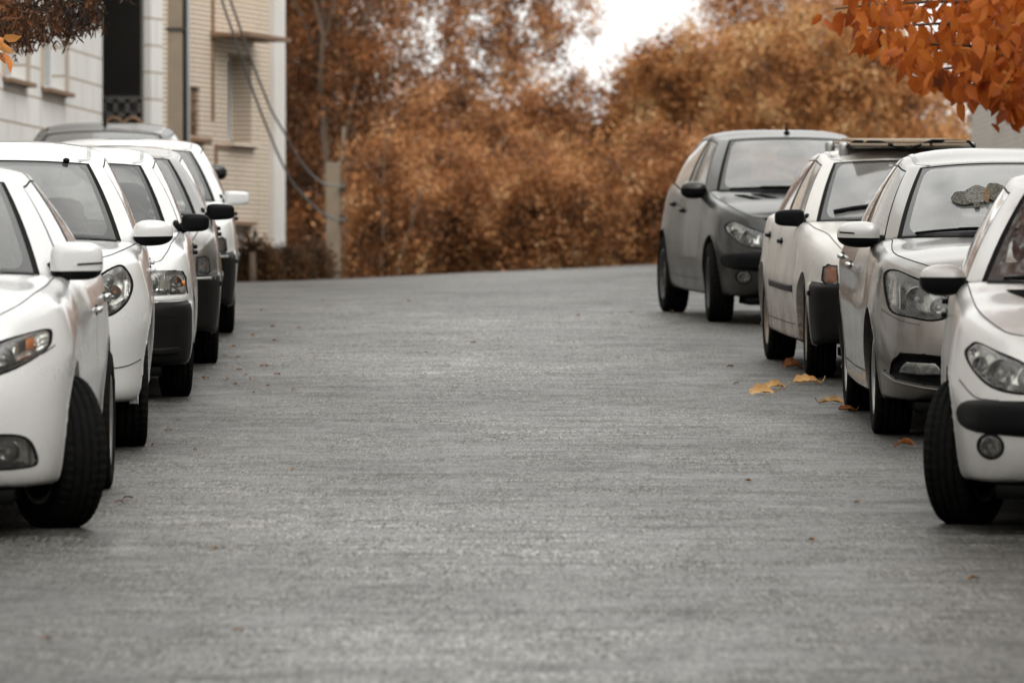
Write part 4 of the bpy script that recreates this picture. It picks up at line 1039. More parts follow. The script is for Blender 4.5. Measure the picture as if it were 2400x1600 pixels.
M['lf_dark'] = leafmat('dark_brown_leaves', [(.05, (.05, .026, .013)), (.5, (.17, .075, .03)), (.95, (.42, .17, .06))])
M['lf_rust'] = leafmat('rust_leaves', [(.0, (.07, .03, .013)), (.4, (.33, .145, .058)), (.72, (.55, .25, .09)), (1, (.70, .46, .25))])
M['lf_tan'] = leafmat('tan_leaves', [(.0, (.09, .042, .018)), (.33, (.40, .165, .05)), (.62, (.54, .27, .10)), (1, (.72, .50, .26))])
M['lf_orange'] = leafmat('orange_leaves', [(.1, (.26, .08, .02)), (.5, (.58, .20, .045)), (.9, (.72, .33, .10))])
M['lf_red'] = leafmat('red_orange_leaves', [(.05, (.12, .026, .009)), (.38, (.42, .095, .015)), (.68, (.68, .20, .03)), (1, (.72, .34, .09))], .4, rnd=.36, amp=1.9, sc_=2.2)
M['lf_conifer'] = leafmat('dark_drooping_leaves', [(.1, (.018, .010, .007)), (.6, (.065, .03, .014)), (1, (.22, .08, .025))], .15)
M['lf_low'] = leafmat('dark_undergrowth', [(.1, (.035, .022, .012)), (.55, (.10, .05, .02)), (1, (.2, .09, .03))])
def tree(label, px, d, r, zc, n, per, m, size=.075, sig=.22, inner=.3, group='autumn trees beyond the rise', trunk=.09, bark='bark', gaps=None, zmin=1.6, extra=None, cat='tree', name='autumn_tree', down=.15, front=0):
    x = (px-1200)*d/FPX; z0 = roadz(x, d)-.1
    t = tag(empty(name, (x, d, z0)), label, cat, group)
    p = clumps((x, d, zc), r, n, per, sig, inner, zmin, gaps)
    if extra is not None: p = np.concatenate([p]+extra)
    p = np.repeat(p, 2, 0)+rng.normal(size=(2*len(p), 3))*sig*.3 if name == 'autumn_tree' else p
    leaves('crown', p-np.array([x, d, z0]), size*.85 if name == 'autumn_tree' else size*.85, m, t, down)
    fy = -r[1]*front
    mb = MB(); top = limb(mb, (0, fy, -.3), (rng.uniform(-.2, .2), fy*.9, zc-z0+r[2]*.3), trunk, trunk*.35)
    for k in range(7):
        b = top[2+k % 4]; a = rng.uniform(0, 6.28); limb(mb, b, (b.x+math.cos(a)*r[0]*.8, b.y+math.sin(a)*r[1]*.5, b.z+rng.uniform(.2, .7)*r[2]), trunk*.45, .012, 5)
    mb.build('trunk', M[bark], t); return t
# gaps of sky stay open where the photograph shows them
def gapf(holes):
    def f(c):
        px = 1200+c[:, 0]/c[:, 1]*FPX; py = 700-(c[:, 2]-CAMZ)/c[:, 1]*FPX; k = np.ones(len(c), bool)
        for (x, y, a, b) in holes: k &= ((px-x)/a)**2+((py-y)/b)**2 > 1
        return k
    return f
SKY = [(1495, 15, 95, 95), (1398, 132, 88, 54), (1600, -15, 125, 36), (1012, 80, 28, 44), (1122, 66, 28, 20), (1140, 160, 48, 19), (1008, 132, 22, 22), (1180, 256, 34, 19), (900, 225, 14, 34), (1300, 205, 16, 12), (1225, 25, 18, 14)]
G_ = gapf(SKY)
GV = gapf([(1485, 20, 85, 105), (1400, 130, 92, 66), (1570, -20, 110, 38), (1080, 110, 150, 70), (1180, 256, 36, 22)])
tree('tall dark brown tree directly behind the concrete post', 760, 94, (1.05, 1.0, 4.2), 5.6, 420, 60, M['lf_dark'], sig=.16, zmin=1.7, front=.95)
tree('tall dark tree rising close to the white edge of the brick house', 680, 99, (.75, .8, 4.5), 5.6, 260, 60, M['lf_dark'], sig=.16)
tree('airy rust coloured tree with white sky showing through its crown', 1090, 103, (2.15, 1.2, 2.7), 5.6, 900, 34, M['lf_rust'], sig=.10, gaps=G_, inner=.0, zmin=3.6, size=.07, trunk=.02)
tree('rust brown tree filling the middle below the gaps of sky', 1000, 98, (1.5, 1.0, 2.0), 3.0, 560, 56, M['lf_rust'], sig=.14, gaps=GV, front=1.0, trunk=.06)
tree('copper tree sloping down to the notch of open sky', 1240, 100, (1.35, 1.0, 1.65), 3.3, 500, 56, M['lf_rust'], sig=.13, gaps=GV, front=.9, trunk=.05)
tree('broad domed orange tree right of the notch of open sky', 1660, 100, (1.75, 1.3, 2.55), 3.35, 950, 56, M['lf_tan'], sig=.125, gaps=gapf([(1410, 125, 84, 60), (1495, 15, 105, 100), (1600, -15, 130, 40)]))
tree('bright orange tree top left of the domed tree', 1560, 102.5, (1.0, .9, 1.55), 4.0, 300, 55, M['lf_orange'], sig=.16, gaps=gapf([(1410, 128, 84, 60), (1495, 15, 100, 100), (1600, -15, 130, 40)]))
tree('wide tan tree behind the roof boards of the old white car', 1960, 98, (1.9, 1.2, 2.6), 3.6, 950, 56, M['lf_tan'], sig=.13, gaps=gapf([(2155, 10, 40, 60), (2215, 150, 30, 25)]))
tree('brown tree with bare twigs above the grey hatchback', 1820, 104, (1.2, 1.0, 3.4), 4.6, 420, 55, M['lf_rust'], sig=.18)
tree('tan bush tree at the right edge next to the cream building', 2180, 92, (.72, .8, 1.1), 2.9, 260, 55, M['lf_tan'], sig=.15)
shr = [('rounded rust shrub right of the concrete post', 900, 90, .75, 1.05, 'lf_rust', 240), ('rust shrub in the middle of the crest', 1080, 91, .85, 1.0, 'lf_rust', 260), ('low copper shrub left of the grey hatchback', 1250, 90, .8, .95, 'lf_rust', 260),
       ('tan shrub beside the grey hatchback', 1400, 91, .85, 1.05, 'lf_tan', 280), ('large brown shrub half hidden by the grey hatchback', 1560, 89, .9, 1.1, 'lf_rust', 300)]
for lb, px, d, rx, rz, m, n in shr:
    tree(lb, px, d, (rx, .6, rz), roadz(0, d)+rz*.75, n, 50, M[m], sig=.13, size=.07, trunk=.035, group='shrubs along the crest', name='autumn_shrub', cat='shrub', inner=.2, down=0)
for lb, px, d, rx, rz, n in (('dark low shrub under the garage door of the brick house', 585, 77.6, .36, .24, 170), ('dark low shrub at the foot of the white edge strip', 665, 79.0, .34, .2, 150), ('dark low shrub against the foot of the concrete post', 728, 83, .26, .27, 150)):
    tree(lb, px, d, (rx, .25, rz), P(0, 628, d).z, n, 50, M['lf_low'], sig=.06, size=.045, trunk=.025, group='dark shrubs below the brick house', name='low_shrub', cat='shrub', inner=.1, zmin=1.4, down=0)
# far belt of trees closing the view behind
fb = np.concatenate([clumps(((px-1200)*118/FPX, 118, zc), (1.6, 1.0, rz), 260, 40, .25, .1, 1.5, GV) for px, zc, rz in ((500, 4, 4), (700, 4.5, 4), (900, 3.0, 1.9), (1100, 2.7, 1.7), (1300, 2.4, 1.4), (1500, 2.8, 1.9), (1700, 3.4, 2.3), (1900, 4.2, 3), (2100, 3.8, 2.9), (2300, 3.0, 2.2))])
o = leaves('distant_trees', fb, .1, M['lf_dark'], None, .1); tag(o, 'distant brown tree belt behind the autumn trees', 'tree belt', kind='stuff')
# bare pale stems among the trees
for px, y0, y1, lean, d in ((806, 420, 300, 6, 88), (893, 470, 290, 10, 88.5), (930, 560, 440, 60, 87.5)):
    mb = MB(); a, b = P(px, 640, d), P(px+lean, y1, d); limb(mb, a, b, .010, .005, 8, .03)
    s = b-a
    for k in range(4): t0 = .45+.13*k; p = a+s*t0; limb(mb, p, p+Vector((rng.uniform(-.25, .25), 0, rng.uniform(.15, .35))), .007, .003, 4, .05)
    o = mb.build('bare_sapling', M['bark_sap']); tag(o, {806: 'thin bare sapling close beside the concrete post', 893: 'thin pale bare sapling standing before the rust brown tree', 930: 'slanting bare sapling before the rust shrub'}[px], 'sapling', 'bare saplings by the post')
# arching spiky plant near the garage
c = P(592, 580, 77.3); z0 = roadz(c.x, 77.3); sp = tag(empty('arching_plant', (c.x, 77.3, z0-.05)), 'arching spiky plant in front of the ribbed garage door', 'plant')
mb = MB(); top = c.z-z0
for k in range(16):
    a = rng.uniform(0, 6.28); L_ = rng.uniform(.18, .3); h = rng.uniform(.12, .3); pts = [Vector((math.cos(a)*L_*t, math.sin(a)*L_*t, top+h*math.sin(t*2.6)-.06*t)) for t in np.linspace(0, 1.0, 7)]
    mb.tube(pts, [.012, .012, .011, .01, .008, .006, .003], 5)
mb.build('frond', M['lf_low'], sp); mb = MB(); mb.tube([(0, 0, -.1), (0, 0, top)], [.05, .035], 8); mb.build('stem', M['bark'], sp)

# overhanging dark tree, top left (trunk stands off to the left)
t = tag(empty('drooping_tree', (-5.6, 47, roadz(-4, 47))), 'dark drooping foliage hanging into the top left corner', 'tree'); T0 = np.array(t.location)
mb = MB(); top = limb(mb, (0, 0, -.2), (.3, 0, 4.6), .16, .09, 8); Ps = []
def strands(n, xr, yr_, fz, lr):
    for _ in range(n):
        px = rng.uniform(*xr); d = rng.uniform(*yr_); py = fz(px)-abs(rng.normal())*45+rng.normal()*9
        e = np.array(P(px, py, d)); Ls = rng.uniform(*lr); k = int(Ls/.011); dr = np.array([rng.uniform(-.25, .45), rng.uniform(-.3, .3), -1]); dr /= np.linalg.norm(dr)
        tt = np.arange(k)[:, None]*.011; Ps.append(e-dr*tt+rng.normal(size=(k, 3))*.012)
edge = lambda px: float(np.interp(px, [-400, -60, 0, 60, 90, 130, 170, 200, 235, 260], [170, 150, 118, 125, 110, 100, 108, 85, 70, -10]))
strands(420, (-420, 232), (43, 48), edge, (.15, .38)); strands(9, (232, 330), (44, 46), lambda p: -2, (.1, .2)); strands(10, (222, 250), (44, 46), lambda p: 72, (.15, .3)); strands(140, (-900, -300), (44, 50), lambda p: 120, (.2, .6)); strands(260, (-700, 300), (43, 49), lambda p: -110, (.3, .6))
leaves('crown', np.concatenate(Ps)-T0, .05, M['lf_conifer'], t, .75, .3, .4, .2)
for px, py, d in ((60, -40, 46), (200, -30, 45.5), (-150, 0, 46.5), (120, 10, 45), (250, -60, 45)):
    e = P(px, py, d)-Vector(T0); b = top[6]; q = b.lerp(e, .55)+Vector((0, 0, .5)); mb.tube([b, b.lerp(q, .5)+Vector((0, 0, .15)), q, e], [.05, .035, .02, .008], 7)
mb.build('trunk', M['bark'], t)
# orange sprig at the left edge
t = tag(empty('orange_leaf_tree', (-4.7, 33, roadz(-4, 33))), 'orange leaves poking in at the left edge below the dark foliage', 'tree'); T1 = Vector(t.location)
mb = MB(); top = limb(mb, (0, 0, -.2), (.1, 0, 3.4), .09, .05, 6); e = P(-10, 120, 33)-T1; mb.tube([top[4], top[4].lerp(e, .5)+Vector((0, 0, .3)), e], [.03, .018, .006], 7); mb.build('trunk', M['bark'], t)
pp = np.array([tuple(P(rng.uniform(-160, 12), rng.normal(118, 22), rng.uniform(32.6, 33.4))) for _ in range(46)]+[tuple(P(rng.uniform(-900, -160), rng.normal(60, 90), rng.uniform(32, 34))) for _ in range(260)])
leaves('crown', pp-np.array(T1), .095, M['lf_orange'], t, .25, .5, .3, .2)
# red leaved tree, top right
t = tag(empty('red_leaf_tree', (4.9, 31, roadz(4, 31))), 'red orange leafy boughs hanging into the top right corner', 'tree'); T2 = Vector(t.location)
mb = MB(); top = limb(mb, (0, 0, -.2), (-.2, 0, 3.4), .13, .08, 8); pp = []
lim = lambda px: float(np.interp(px, [1990, 2040, 2090, 2150, 2200, 2250, 2330, 2400], [55, 110, 185, 190, 205, 245, 255, 285]))
twigs = []
for bx, by, ex, ey in ((2420, 60, 2030, 72), (2420, 10, 1955, 22), (2430, 130, 2110, 108), (2440, 20, 2020, 10), (2430, 160, 2150, 172), (2450, 200, 2250, 205), (2440, -30, 2080, -40), (2450, 90, 2200, 60), (2460, 240, 2350, 235), (2450, 120, 2300, 150)):
    d = rng.uniform(28.2, 30.2); a, b = P(bx, by, d+.3), P(ex, ey, d); m_ = a.lerp(b, .5)+Vector((0, 0, .04)); tw = [a, m_, b]; twigs.append((tw, d))
    q = [a.lerp(m_, s).lerp(m_.lerp(b, s), s) for s in np.linspace(0, 1, 12)]
    mb.tube([v-T2 for v in q], list(np.linspace(.012, .004, 12)), 6)
    for s in range(12):
        for _ in range(4):
            v = q[s]+Vector((rng.normal()*.03, rng.normal()*.08, -abs(rng.normal())*.03)); pp.append(tuple(v))
    k = top[5+rng.integers(0, 3)]; mb.tube([k, k.lerp(a-T2, .5)+Vector((0, 0, .2)), a-T2], [.04, .025, .012], 7)
for _ in range(680):
    px = 2400-abs(rng.normal())*190+40; py = rng.uniform(-80, lim(px)-35) if px > 1990 else -50
    if px < 1990 or (2120 < px < 2215 and py < 52) or (2195 < px < 2225 and 125 < py < 165): continue
    pp.append(tuple(P(px, py, rng.uniform(27.8, 30.5))))
for _ in range(1100): pp.append(tuple(P(rng.uniform(2400, 2900), rng.uniform(-330, 220), rng.uniform(27.5, 29.3))))
for _ in range(260): pp.append(tuple(P(rng.uniform(2000, 2500), rng.uniform(-250, -60), rng.uniform(28, 30))))
leaves('crown', np.array(pp)-np.array(T2), .09, M['lf_red'], t, .8, .58, .3, .22); mb.build('trunk', M['bark'], t)
# ---------------------------------------------------------------- car shapes (x = half width, y back from the front axle, z up)
def rows(s): return [tuple(float(v) for v in p.split(',')) for p in s.split()]
HATCH = dict(W=.826, wb=2.44, nose=.80, tail=.60, rw=.298, tw=.19, archgap=.045, rb=5, crown=.035, zs=1.02, tin=.0,
  prof=dict(F=rows('.10,.20 .05,.212 .015,.27 0,.36 0,.45 .012,.52 .05,.60 .12,.67 .22,.725 .31,.745'), K=rows('.06,.20 .03,.215 .01,.28 0,.37 0,.46 .012,.53 .045,.62 .085,.71 .115,.765 .145,.79'),
    A=rows('.05,.2 .03,.215 .01,.30 0,.45 0,.55 .012,.65 .03,.74 .055,.815 .085,.85 .125,.868'), C=rows('.06,.19 .03,.21 .02,.3 0,.45 0,.58 .01,.70 .02,.80 .035,.89 .055,.93 .085,.955'),
    D=rows('.06,.19 .03,.21 .02,.3 0,.45 0,.58 .01,.71 .02,.81 .03,.88 .045,.92 .07,.94'), Q=rows('.05,.22 .03,.24 .01,.32 0,.45 0,.58 .01,.7 .03,.82 .05,.91 .07,.96 .09,.985'),
    R=rows('.1,.25 .05,.27 .01,.33 0,.42 0,.52 .03,.62 .06,.75 .08,.85 .1,.92 .12,.97')),
  doors=[.56, 1.58, 2.02], handles=[(1.42, .80), (1.98, .84)], handle_mat='plastic',
  gh=dict(ya=.60, yc=.40, yao=.74, yb1=1.52, yb2=1.62, yc1=2.42, yr=2.86, yrc=2.92, top=[(.455, 1.34, 1.345), (.51, 1.46, 1.345), (.53, 1.68, 1.37), (.53, 1.76, 1.37), (.51, 2.32, 1.35), (.48, 2.62, 1.30)], H=.045, ain=.06, yTc=1.22, yRc=2.70),
  mirror=dict(c=(.83, .70, .965), d=(.20, .13, .13), e=2.4, root=(.70, .80, .935), split=.12, taper=.0, stem=.032, sweep=.03),
  patches=[('bumper_strip', 'front', [(0, .525), (.4, .53), (.70, .526), (.735, .521), (.760, .509), (.777, .490), (.783, .465), (.779, .44), (.765, .42), (.742, .407), (.70, .397), (.4, .38), (0, .37)], .004, .02, .02, 'plastic'),
           ('grille', 'front', [(0, .36), (.30, .35), (.33, .30), (.28, .235), (0, .23)], .003, 0, .01, 'gap')],
  vents=[('bonnet_vent', [(.57, .36), (.49, .34), (.40, .02), (.48, .05)], .1, 'gap'), ('bonnet_vent', [(.44, .36), (.36, .34), (.27, .02), (.35, .05)], .1, 'gap')])
h206 = smooth_poly([(.745, .70), (.722, .735), (.69, .748), (.61, .715), (.52, .68), (.43, .635), (.40, .60), (.45, .565), (.53, .555), (.64, .578), (.71, .635)], 4)
f206 = circle(.645, .345, .052, .05)
HATCH['wiper_b'] = (.0, .012)
HATCH['holes'] = [h206, f206]
HATCH['lamps'] = [dict(poly=h206, depth=.07, dome=.016, house='reflector_bright', bowls=[(.60, .635, .055, 'bulb'), (.49, .612, .045, 'bulb'), (.685, .665, .03, 'bulb')]), dict(poly=f206, kind='fog', depth=.03, dome=.006, bowls=[(.645, .345, .036, 'bulb')])]

SEDAN = dict(W=.853, wb=2.57, nose=.83, tail=.97, rw=.305, tw=.195, archgap=.045, rb=5, crown=.05,
  prof=dict(F=rows('.10,.19 .05,.205 .02,.26 0,.36 0,.47 .02,.56 .05,.64 .10,.71 .17,.765 .25,.785'), K=rows('.06,.2 .03,.215 .01,.27 0,.38 .01,.5 .03,.6 .06,.69 .095,.79 .14,.855 .19,.88'),
    A=rows('.05,.2 .03,.215 .01,.3 0,.45 0,.57 .01,.69 .03,.79 .05,.87 .085,.915 .13,.935'), C=rows('.06,.19 .03,.21 .02,.3 .005,.45 0,.6 .015,.74 .025,.85 .05,.93 .09,.97 .16,.99'),
    D=rows('.06,.19 .03,.21 .02,.3 .01,.45 0,.6 .01,.72 0,.81 .02,.89 .045,.94 .07,.965'), Q=rows('.05,.22 .03,.24 .02,.32 .01,.45 0,.6 .005,.72 0,.82 .03,.92 .06,.98 .10,1.01'),
    R=rows('.1,.25 .04,.27 0,.35 0,.45 .02,.55 .05,.66 .06,.78 .07,.9 .11,.98 .2,1.0')),
  doors=[.55, 1.62, 2.2], handles=[(1.46, .835), (2.30, .86)], handle_mat='chrome', ditch=1,
  gh=dict(ya=.66, yc=.36, yao=.80, yb1=1.58, yb2=1.68, yc1=2.62, yr=3.02, yrc=3.2, top=[(.475, 1.40, 1.365), (.53, 1.52, 1.368), (.55, 1.74, 1.40), (.55, 1.83, 1.40), (.52, 2.55, 1.365), (.47, 2.80, 1.31)], H=.06, Hf=.03, yTc=1.26, yRc=2.9),
  mirror=dict(c=(.845, .80, 1.012), d=(.225, .13, .145), e=2.6, root=(.735, .86, .955), split=-.12, taper=.10, sweep=.05, stem=.035, slit=(.87, .945, 1.02)),
  wiper_b=(.015, .035))
hAcc = smooth_poly([(.775, .83), (.725, .858), (.64, .825), (.55, .785), (.45, .70), (.40, .655), (.456, .632), (.556, .608), (.66, .622), (.742, .642), (.768, .70)], 4)
rAcc = [(.785, .345), (.745, .405), (.71, .443), (.60, .44), (.40, .42), (.36, .36), (.42, .265), (.60, .285), (.73, .308)]
lAcc = [(.717, .342), (.70, .378), (.68, .398), (.54, .394), (.49, .335), (.60, .33)]
SEDAN['holes'] = [hAcc, rAcc]
SEDAN['lamps'] = [dict(poly=hAcc, depth=.055, dome=.012, bowls=[(.625, .715, .06, 'bulb'), (.52, .675, .045, 'bulb')], rim='gap'), dict(poly=rAcc, kind='fog', depth=.05, house='plastic', lensm=None, bowls=[])]
SEDAN['patches'] = [('fog_light', 'front', lAcc, -.030, .0, .02, 'reflector'), ('fog_lens', 'front', lAcc, -.018, .006, .012, 'lens'),
    ('bumper_crease', 'front', [(.79, .335), (.735, .298), (.60, .272), (.42, .252), (.41, .238), (.60, .257), (.74, .283), (.80, .32)], .001, .012, .012, 'paint'),
    ('headlight_frame', 'front', [(.705, .795), (.712, .80), (.722, .79), (.728, .65), (.715, .645), (.704, .66)], -.012, .003, .01, 'chrome'),
    ('grille', 'front', [(0, .66), (.30, .655), (.36, .60), (.33, .50), (.27, .34), (0, .33)], .003, 0, .02, 'gap')]

COMPACT = dict(W=.8875, wb=2.65, nose=.86, tail=1.0, rw=.316, tw=.205, archgap=.05, rb=6, crown=.045, tin=-.012, seamx=.80,
  prof=dict(F=rows('.10,.19 .05,.205 .02,.26 0,.36 0,.47 .02,.56 .05,.62 .09,.68 .15,.735 .24,.765'), K=rows('.07,.2 .035,.212 .012,.26 0,.38 .005,.52 .02,.62 .045,.70 .08,.79 .125,.86 .18,.885'),
    A=rows('.05,.2 .03,.215 .01,.3 0,.45 0,.58 0,.70 .02,.80 .055,.885 .10,.935 .16,.96'), C=rows('.06,.19 .03,.21 .02,.3 .01,.45 .005,.6 .012,.74 .025,.86 .045,.94 .075,.985 .115,1.005'),
    D=rows('.06,.19 .03,.21 .025,.3 .015,.45 .005,.6 .01,.72 0,.83 .02,.91 .045,.965 .075,.99'), Q=rows('.05,.22 .03,.24 .02,.32 .01,.45 0,.6 0,.72 .01,.84 .03,.94 .06,1.0 .10,1.03'),
    R=rows('.1,.25 .04,.27 0,.35 0,.45 .02,.55 .05,.66 .06,.78 .07,.9 .11,.99 .2,1.02')),
  doors=[.55, 1.66, 2.26], handles=[(1.5, .84), (2.36, .87)], handle_mat='chrome',
  gh=dict(ya=.68, yc=.38, yao=.82, yb1=1.62, yb2=1.72, yc1=2.70, yr=3.08, yrc=3.25, top=[(.49, 1.42, 1.40), (.545, 1.55, 1.40), (.555, 1.78, 1.425), (.555, 1.87, 1.425), (.53, 2.6, 1.38), (.48, 2.85, 1.32)], H=.045, ain=.075, yTc=1.28, yRc=2.95),
  mirror=dict(c=(.838, .80, 1.068), d=(.222, .14, .165), e=3.4, root=(.735, .88, .985), split=-.27, taper=.04, sweep=.02, stem=.04, slit=(.845, .945, 1.055)))
hCer = smooth_poly([(.785, .825), (.800, .79), (.783, .745), (.70, .69), (.58, .645), (.45, .625), (.40, .65), (.47, .71), (.58, .772), (.69, .808)], 4)
rCer = smooth_poly([(.752, .292), (.748, .345), (.72, .395), (.66, .415), (.55, .412), (.44, .39), (.42, .30), (.55, .275), (.70, .278)], 3)
COMPACT['holes'] = [hCer, rCer]
COMPACT['lamps'] = [dict(poly=hCer, depth=.06, dome=.012, house='reflector_bright', bowls=[(.62, .718, .045, 'bulb'), (.53, .68, .045, 'bulb')]), dict(poly=rCer, kind='fog', depth=.05, bowls=[(.64, .345, .05, 'bulb')])]
COMPACT['patches'] = [('lamp_indicator', 'front', [(.705, .745), (.705, .79), (.738, .797), (.740, .757)], -.02, .004, .02, 'amber'), ('lamp_highlight', 'front', [(.655, .70), (.658, .768), (.676, .774), (.674, .706)], -.016, .003, .012, 'reflector_bright'), ('lamp_mask', 'front', [(.46, .636), (.58, .655), (.70, .70), (.70, .712), (.58, .676), (.48, .652)], -.018, .0, .015, 'gap'),  # upright pale strip: white headlight highlight painted in as bright metal
    ('headlight_grid', 'front', [(.752, .80), (.757, .80), (.762, .755), (.757, .75)], -.01, 0, .01, 'chrome'), ('headlight_bar', 'front', [(.755, .790), (.79, .794), (.79, .790), (.755, .786)], -.01, 0, .01, 'chrome'), ('headlight_bar', 'front', [(.757, .772), (.79, .774), (.79, .770), (.757, .768)], -.01, 0, .01, 'chrome'),
    ('grille', 'front', [(0, .66), (.30, .655), (.34, .62), (.30, .58), (0, .57)], .003, 0, .02, 'gap'), ('intake', 'front', [(0, .40), (.33, .40), (.36, .33), (.33, .25), (0, .24)], .003, 0, .02, 'gap')]

WAGON = dict(W=.868, wb=2.60, nose=.82, tail=.74, rw=.322, tw=.205, archgap=.06, rb=3, crown=.05,
  prof=dict(F=rows('.10,.23 .05,.245 .02,.30 0,.4 0,.5 .02,.6 .05,.68 .10,.76 .18,.83 .27,.86'), K=rows('.06,.245 .03,.26 .01,.32 .012,.42 .01,.54 .02,.64 .045,.74 .085,.84 .135,.915 .19,.945'),
    A=rows('.05,.24 .03,.26 .01,.34 0,.48 -.004,.6 .004,.72 .03,.82 .06,.91 .10,.955 .15,.98'), C=rows('.06,.23 .03,.25 .02,.33 .01,.48 .005,.62 .012,.76 .022,.87 .035,.94 .05,.98 .075,1.0'),
    D=rows('.06,.23 .03,.25 .02,.33 .01,.48 .005,.62 .012,.74 .02,.85 .03,.93 .045,.97 .065,.99'), Q=rows('.06,.24 .03,.26 .02,.34 0,.48 0,.62 .01,.74 .03,.86 .05,.95 .07,1.0 .09,1.03'),
    R=rows('.08,.27 .04,.29 .01,.36 0,.46 .02,.56 .05,.66 .06,.78 .08,.9 .1,.99 .14,1.04')),
  doors=[.57, 1.62, 2.18], handles=[(1.46, .84), (2.28, .86)], handle_mat='paint', ditch=1,
  gh=dict(ya=.60, yc=.36, yao=.74, yb1=1.56, yb2=1.66, yc1=2.62, yr=3.0, yrc=3.06, top=[(.525, 1.30, 1.405), (.58, 1.40, 1.41), (.585, 1.72, 1.455), (.585, 1.80, 1.455), (.55, 2.5, 1.43), (.50, 2.80, 1.38)], H=.055, ain=.075, yTc=1.14, yRc=2.9),
  mirror=dict(c=(.865, .78, 1.048), d=(.205, .13, .142), e=2.7, root=(.775, .84, .985), split=-.16, taper=.14, sweep=.04, stem=.035))
hWag = smooth_poly([(.70, .915), (.74, .885), (.765, .83), (.758, .775), (.725, .72), (.66, .675), (.56, .66), (.49, .70), (.54, .80), (.62, .88)], 4)
fWag = [(.68, .30), (.68, .36), (.6, .38), (.48, .36), (.48, .30), (.58, .29)]
WAGON['holes'] = [hWag]
WAGON['lamps'] = [dict(poly=hWag, depth=.06, dome=.018, house='reflector_bright', bowls=[(.675, .785, .034, 'amber'), (.60, .77, .06, 'bulb'), (.645, .845, .03, 'bulb')])]
WAGON['patches'] = [('fog_light', 'front', fWag, .003, .004, .01, 'gap'), ('grille', 'front', [(0, .74), (.36, .73), (.36, .62), (0, .60)], .003, 0, .02, 'gap')]

OLDSEDAN = dict(W=.847, wb=2.67, nose=.80, tail=.90, rw=.298, tw=.185, archgap=.05, rb=6, crown=.03, plan=[(0, 0), (.5, .02), (.77, .075), (.905, .17), (.965, .32), (.985, .62)],
  prof=dict(F=rows('.06,.23 .015,.245 0,.30 0,.42 0,.52 .01,.575 .065,.59 .08,.68 .115,.735 .21,.765'), K=rows('.06,.23 .015,.245 0,.30 0,.42 0,.52 .01,.575 .055,.59 .065,.69 .10,.76 .16,.79'),
    A=rows('.06,.2 .03,.215 .02,.3 .005,.42 0,.52 .004,.575 .008,.60 .018,.74 .05,.84 .14,.885'), C=rows('.06,.2 .03,.215 .02,.3 .005,.45 0,.56 .015,.67 .025,.78 .04,.87 .06,.915 .09,.935'),
    D=rows('.06,.2 .03,.215 .02,.3 .005,.45 0,.56 .015,.68 .025,.77 .035,.85 .05,.90 .075,.925'), Q=rows('.05,.22 .03,.24 .02,.3 .005,.45 0,.56 .015,.68 .025,.77 .04,.86 .06,.92 .10,.95'),
    R=rows('.05,.26 .0,.28 0,.35 0,.48 0,.56 .04,.62 .05,.72 .05,.84 .07,.92 .14,.95')),
  doors=[.60, 1.66, 2.26], handles=[(1.5, .80), (2.36, .82)], handle_mat='plastic', ditch=1,
  gh=dict(ya=.68, yc=.44, yao=.82, yb1=1.62, yb2=1.72, yc1=2.66, yr=2.98, yrc=3.1, top=[(.49, 1.42, 1.31), (.54, 1.53, 1.315), (.55, 1.76, 1.345), (.55, 1.85, 1.345), (.52, 2.56, 1.32), (.48, 2.74, 1.28)], H=.045, ain=.07, yTc=1.30, yRc=2.8),
  mirror=dict(c=(.835, .80, .962), d=(.185, .10, .115), e=4.0, root=(.735, .86, .935), split=-.9, taper=.16, sweep=.03, stem=.03))
h405 = [(.658, .588), (.662, .70), (.56, .712), (.42, .70), (.36, .695), (.355, .595), (.5, .582)]
i405 = [(.674, .592), (.678, .70), (.73, .707), (.755, .69), (.765, .61), (.745, .59)]
OLDSEDAN['holes'] = [h405, i405]
OLDSEDAN['lamps'] = [dict(poly=h405, depth=.05, dome=.006, house='reflector_bright', bowls=[(.60, .64, .045, 'bulb'), (.47, .64, .045, 'bulb')]), dict(poly=i405, kind='fog', depth=.02, dome=.006, house='amber', bowls=[])]
OLDSEDAN['patches'] = [('side_trim', 'side', [(.62, .50), (.62, .545), (2.1, .545), (2.1, .50)], .002, .010, .012, 'plastic'), ('side_trim', 'side', [(-.36, .51), (-.36, .545), (-.42, .545), (-.42, .51)], .002, .010, .012, 'plastic'), ('grille', 'front', [(0, .70), (.32, .695), (.32, .61), (0, .60)], .003, 0, .02, 'gap')]
OLDSEDAN['wiper_b'] = (.10, .17); OLDSEDAN['blade'] = .016
OLDSEDAN2 = dict(OLDSEDAN); OLDSEDAN2['lamps'] = [OLDSEDAN['lamps'][0], dict(poly=i405, kind='fog', depth=.02, dome=.006, house='reflector', bowls=[(.722, .645, .022, 'amber')])]
OLDSEDAN2['patches'] = OLDSEDAN['patches']+[('bumper_trim', 'front', [(0, .572), (.55, .574), (.76, .576), (.80, .57), (.80, .555), (.76, .56), (.55, .558), (0, .556)], .004, .006, .01, 'chrome')]

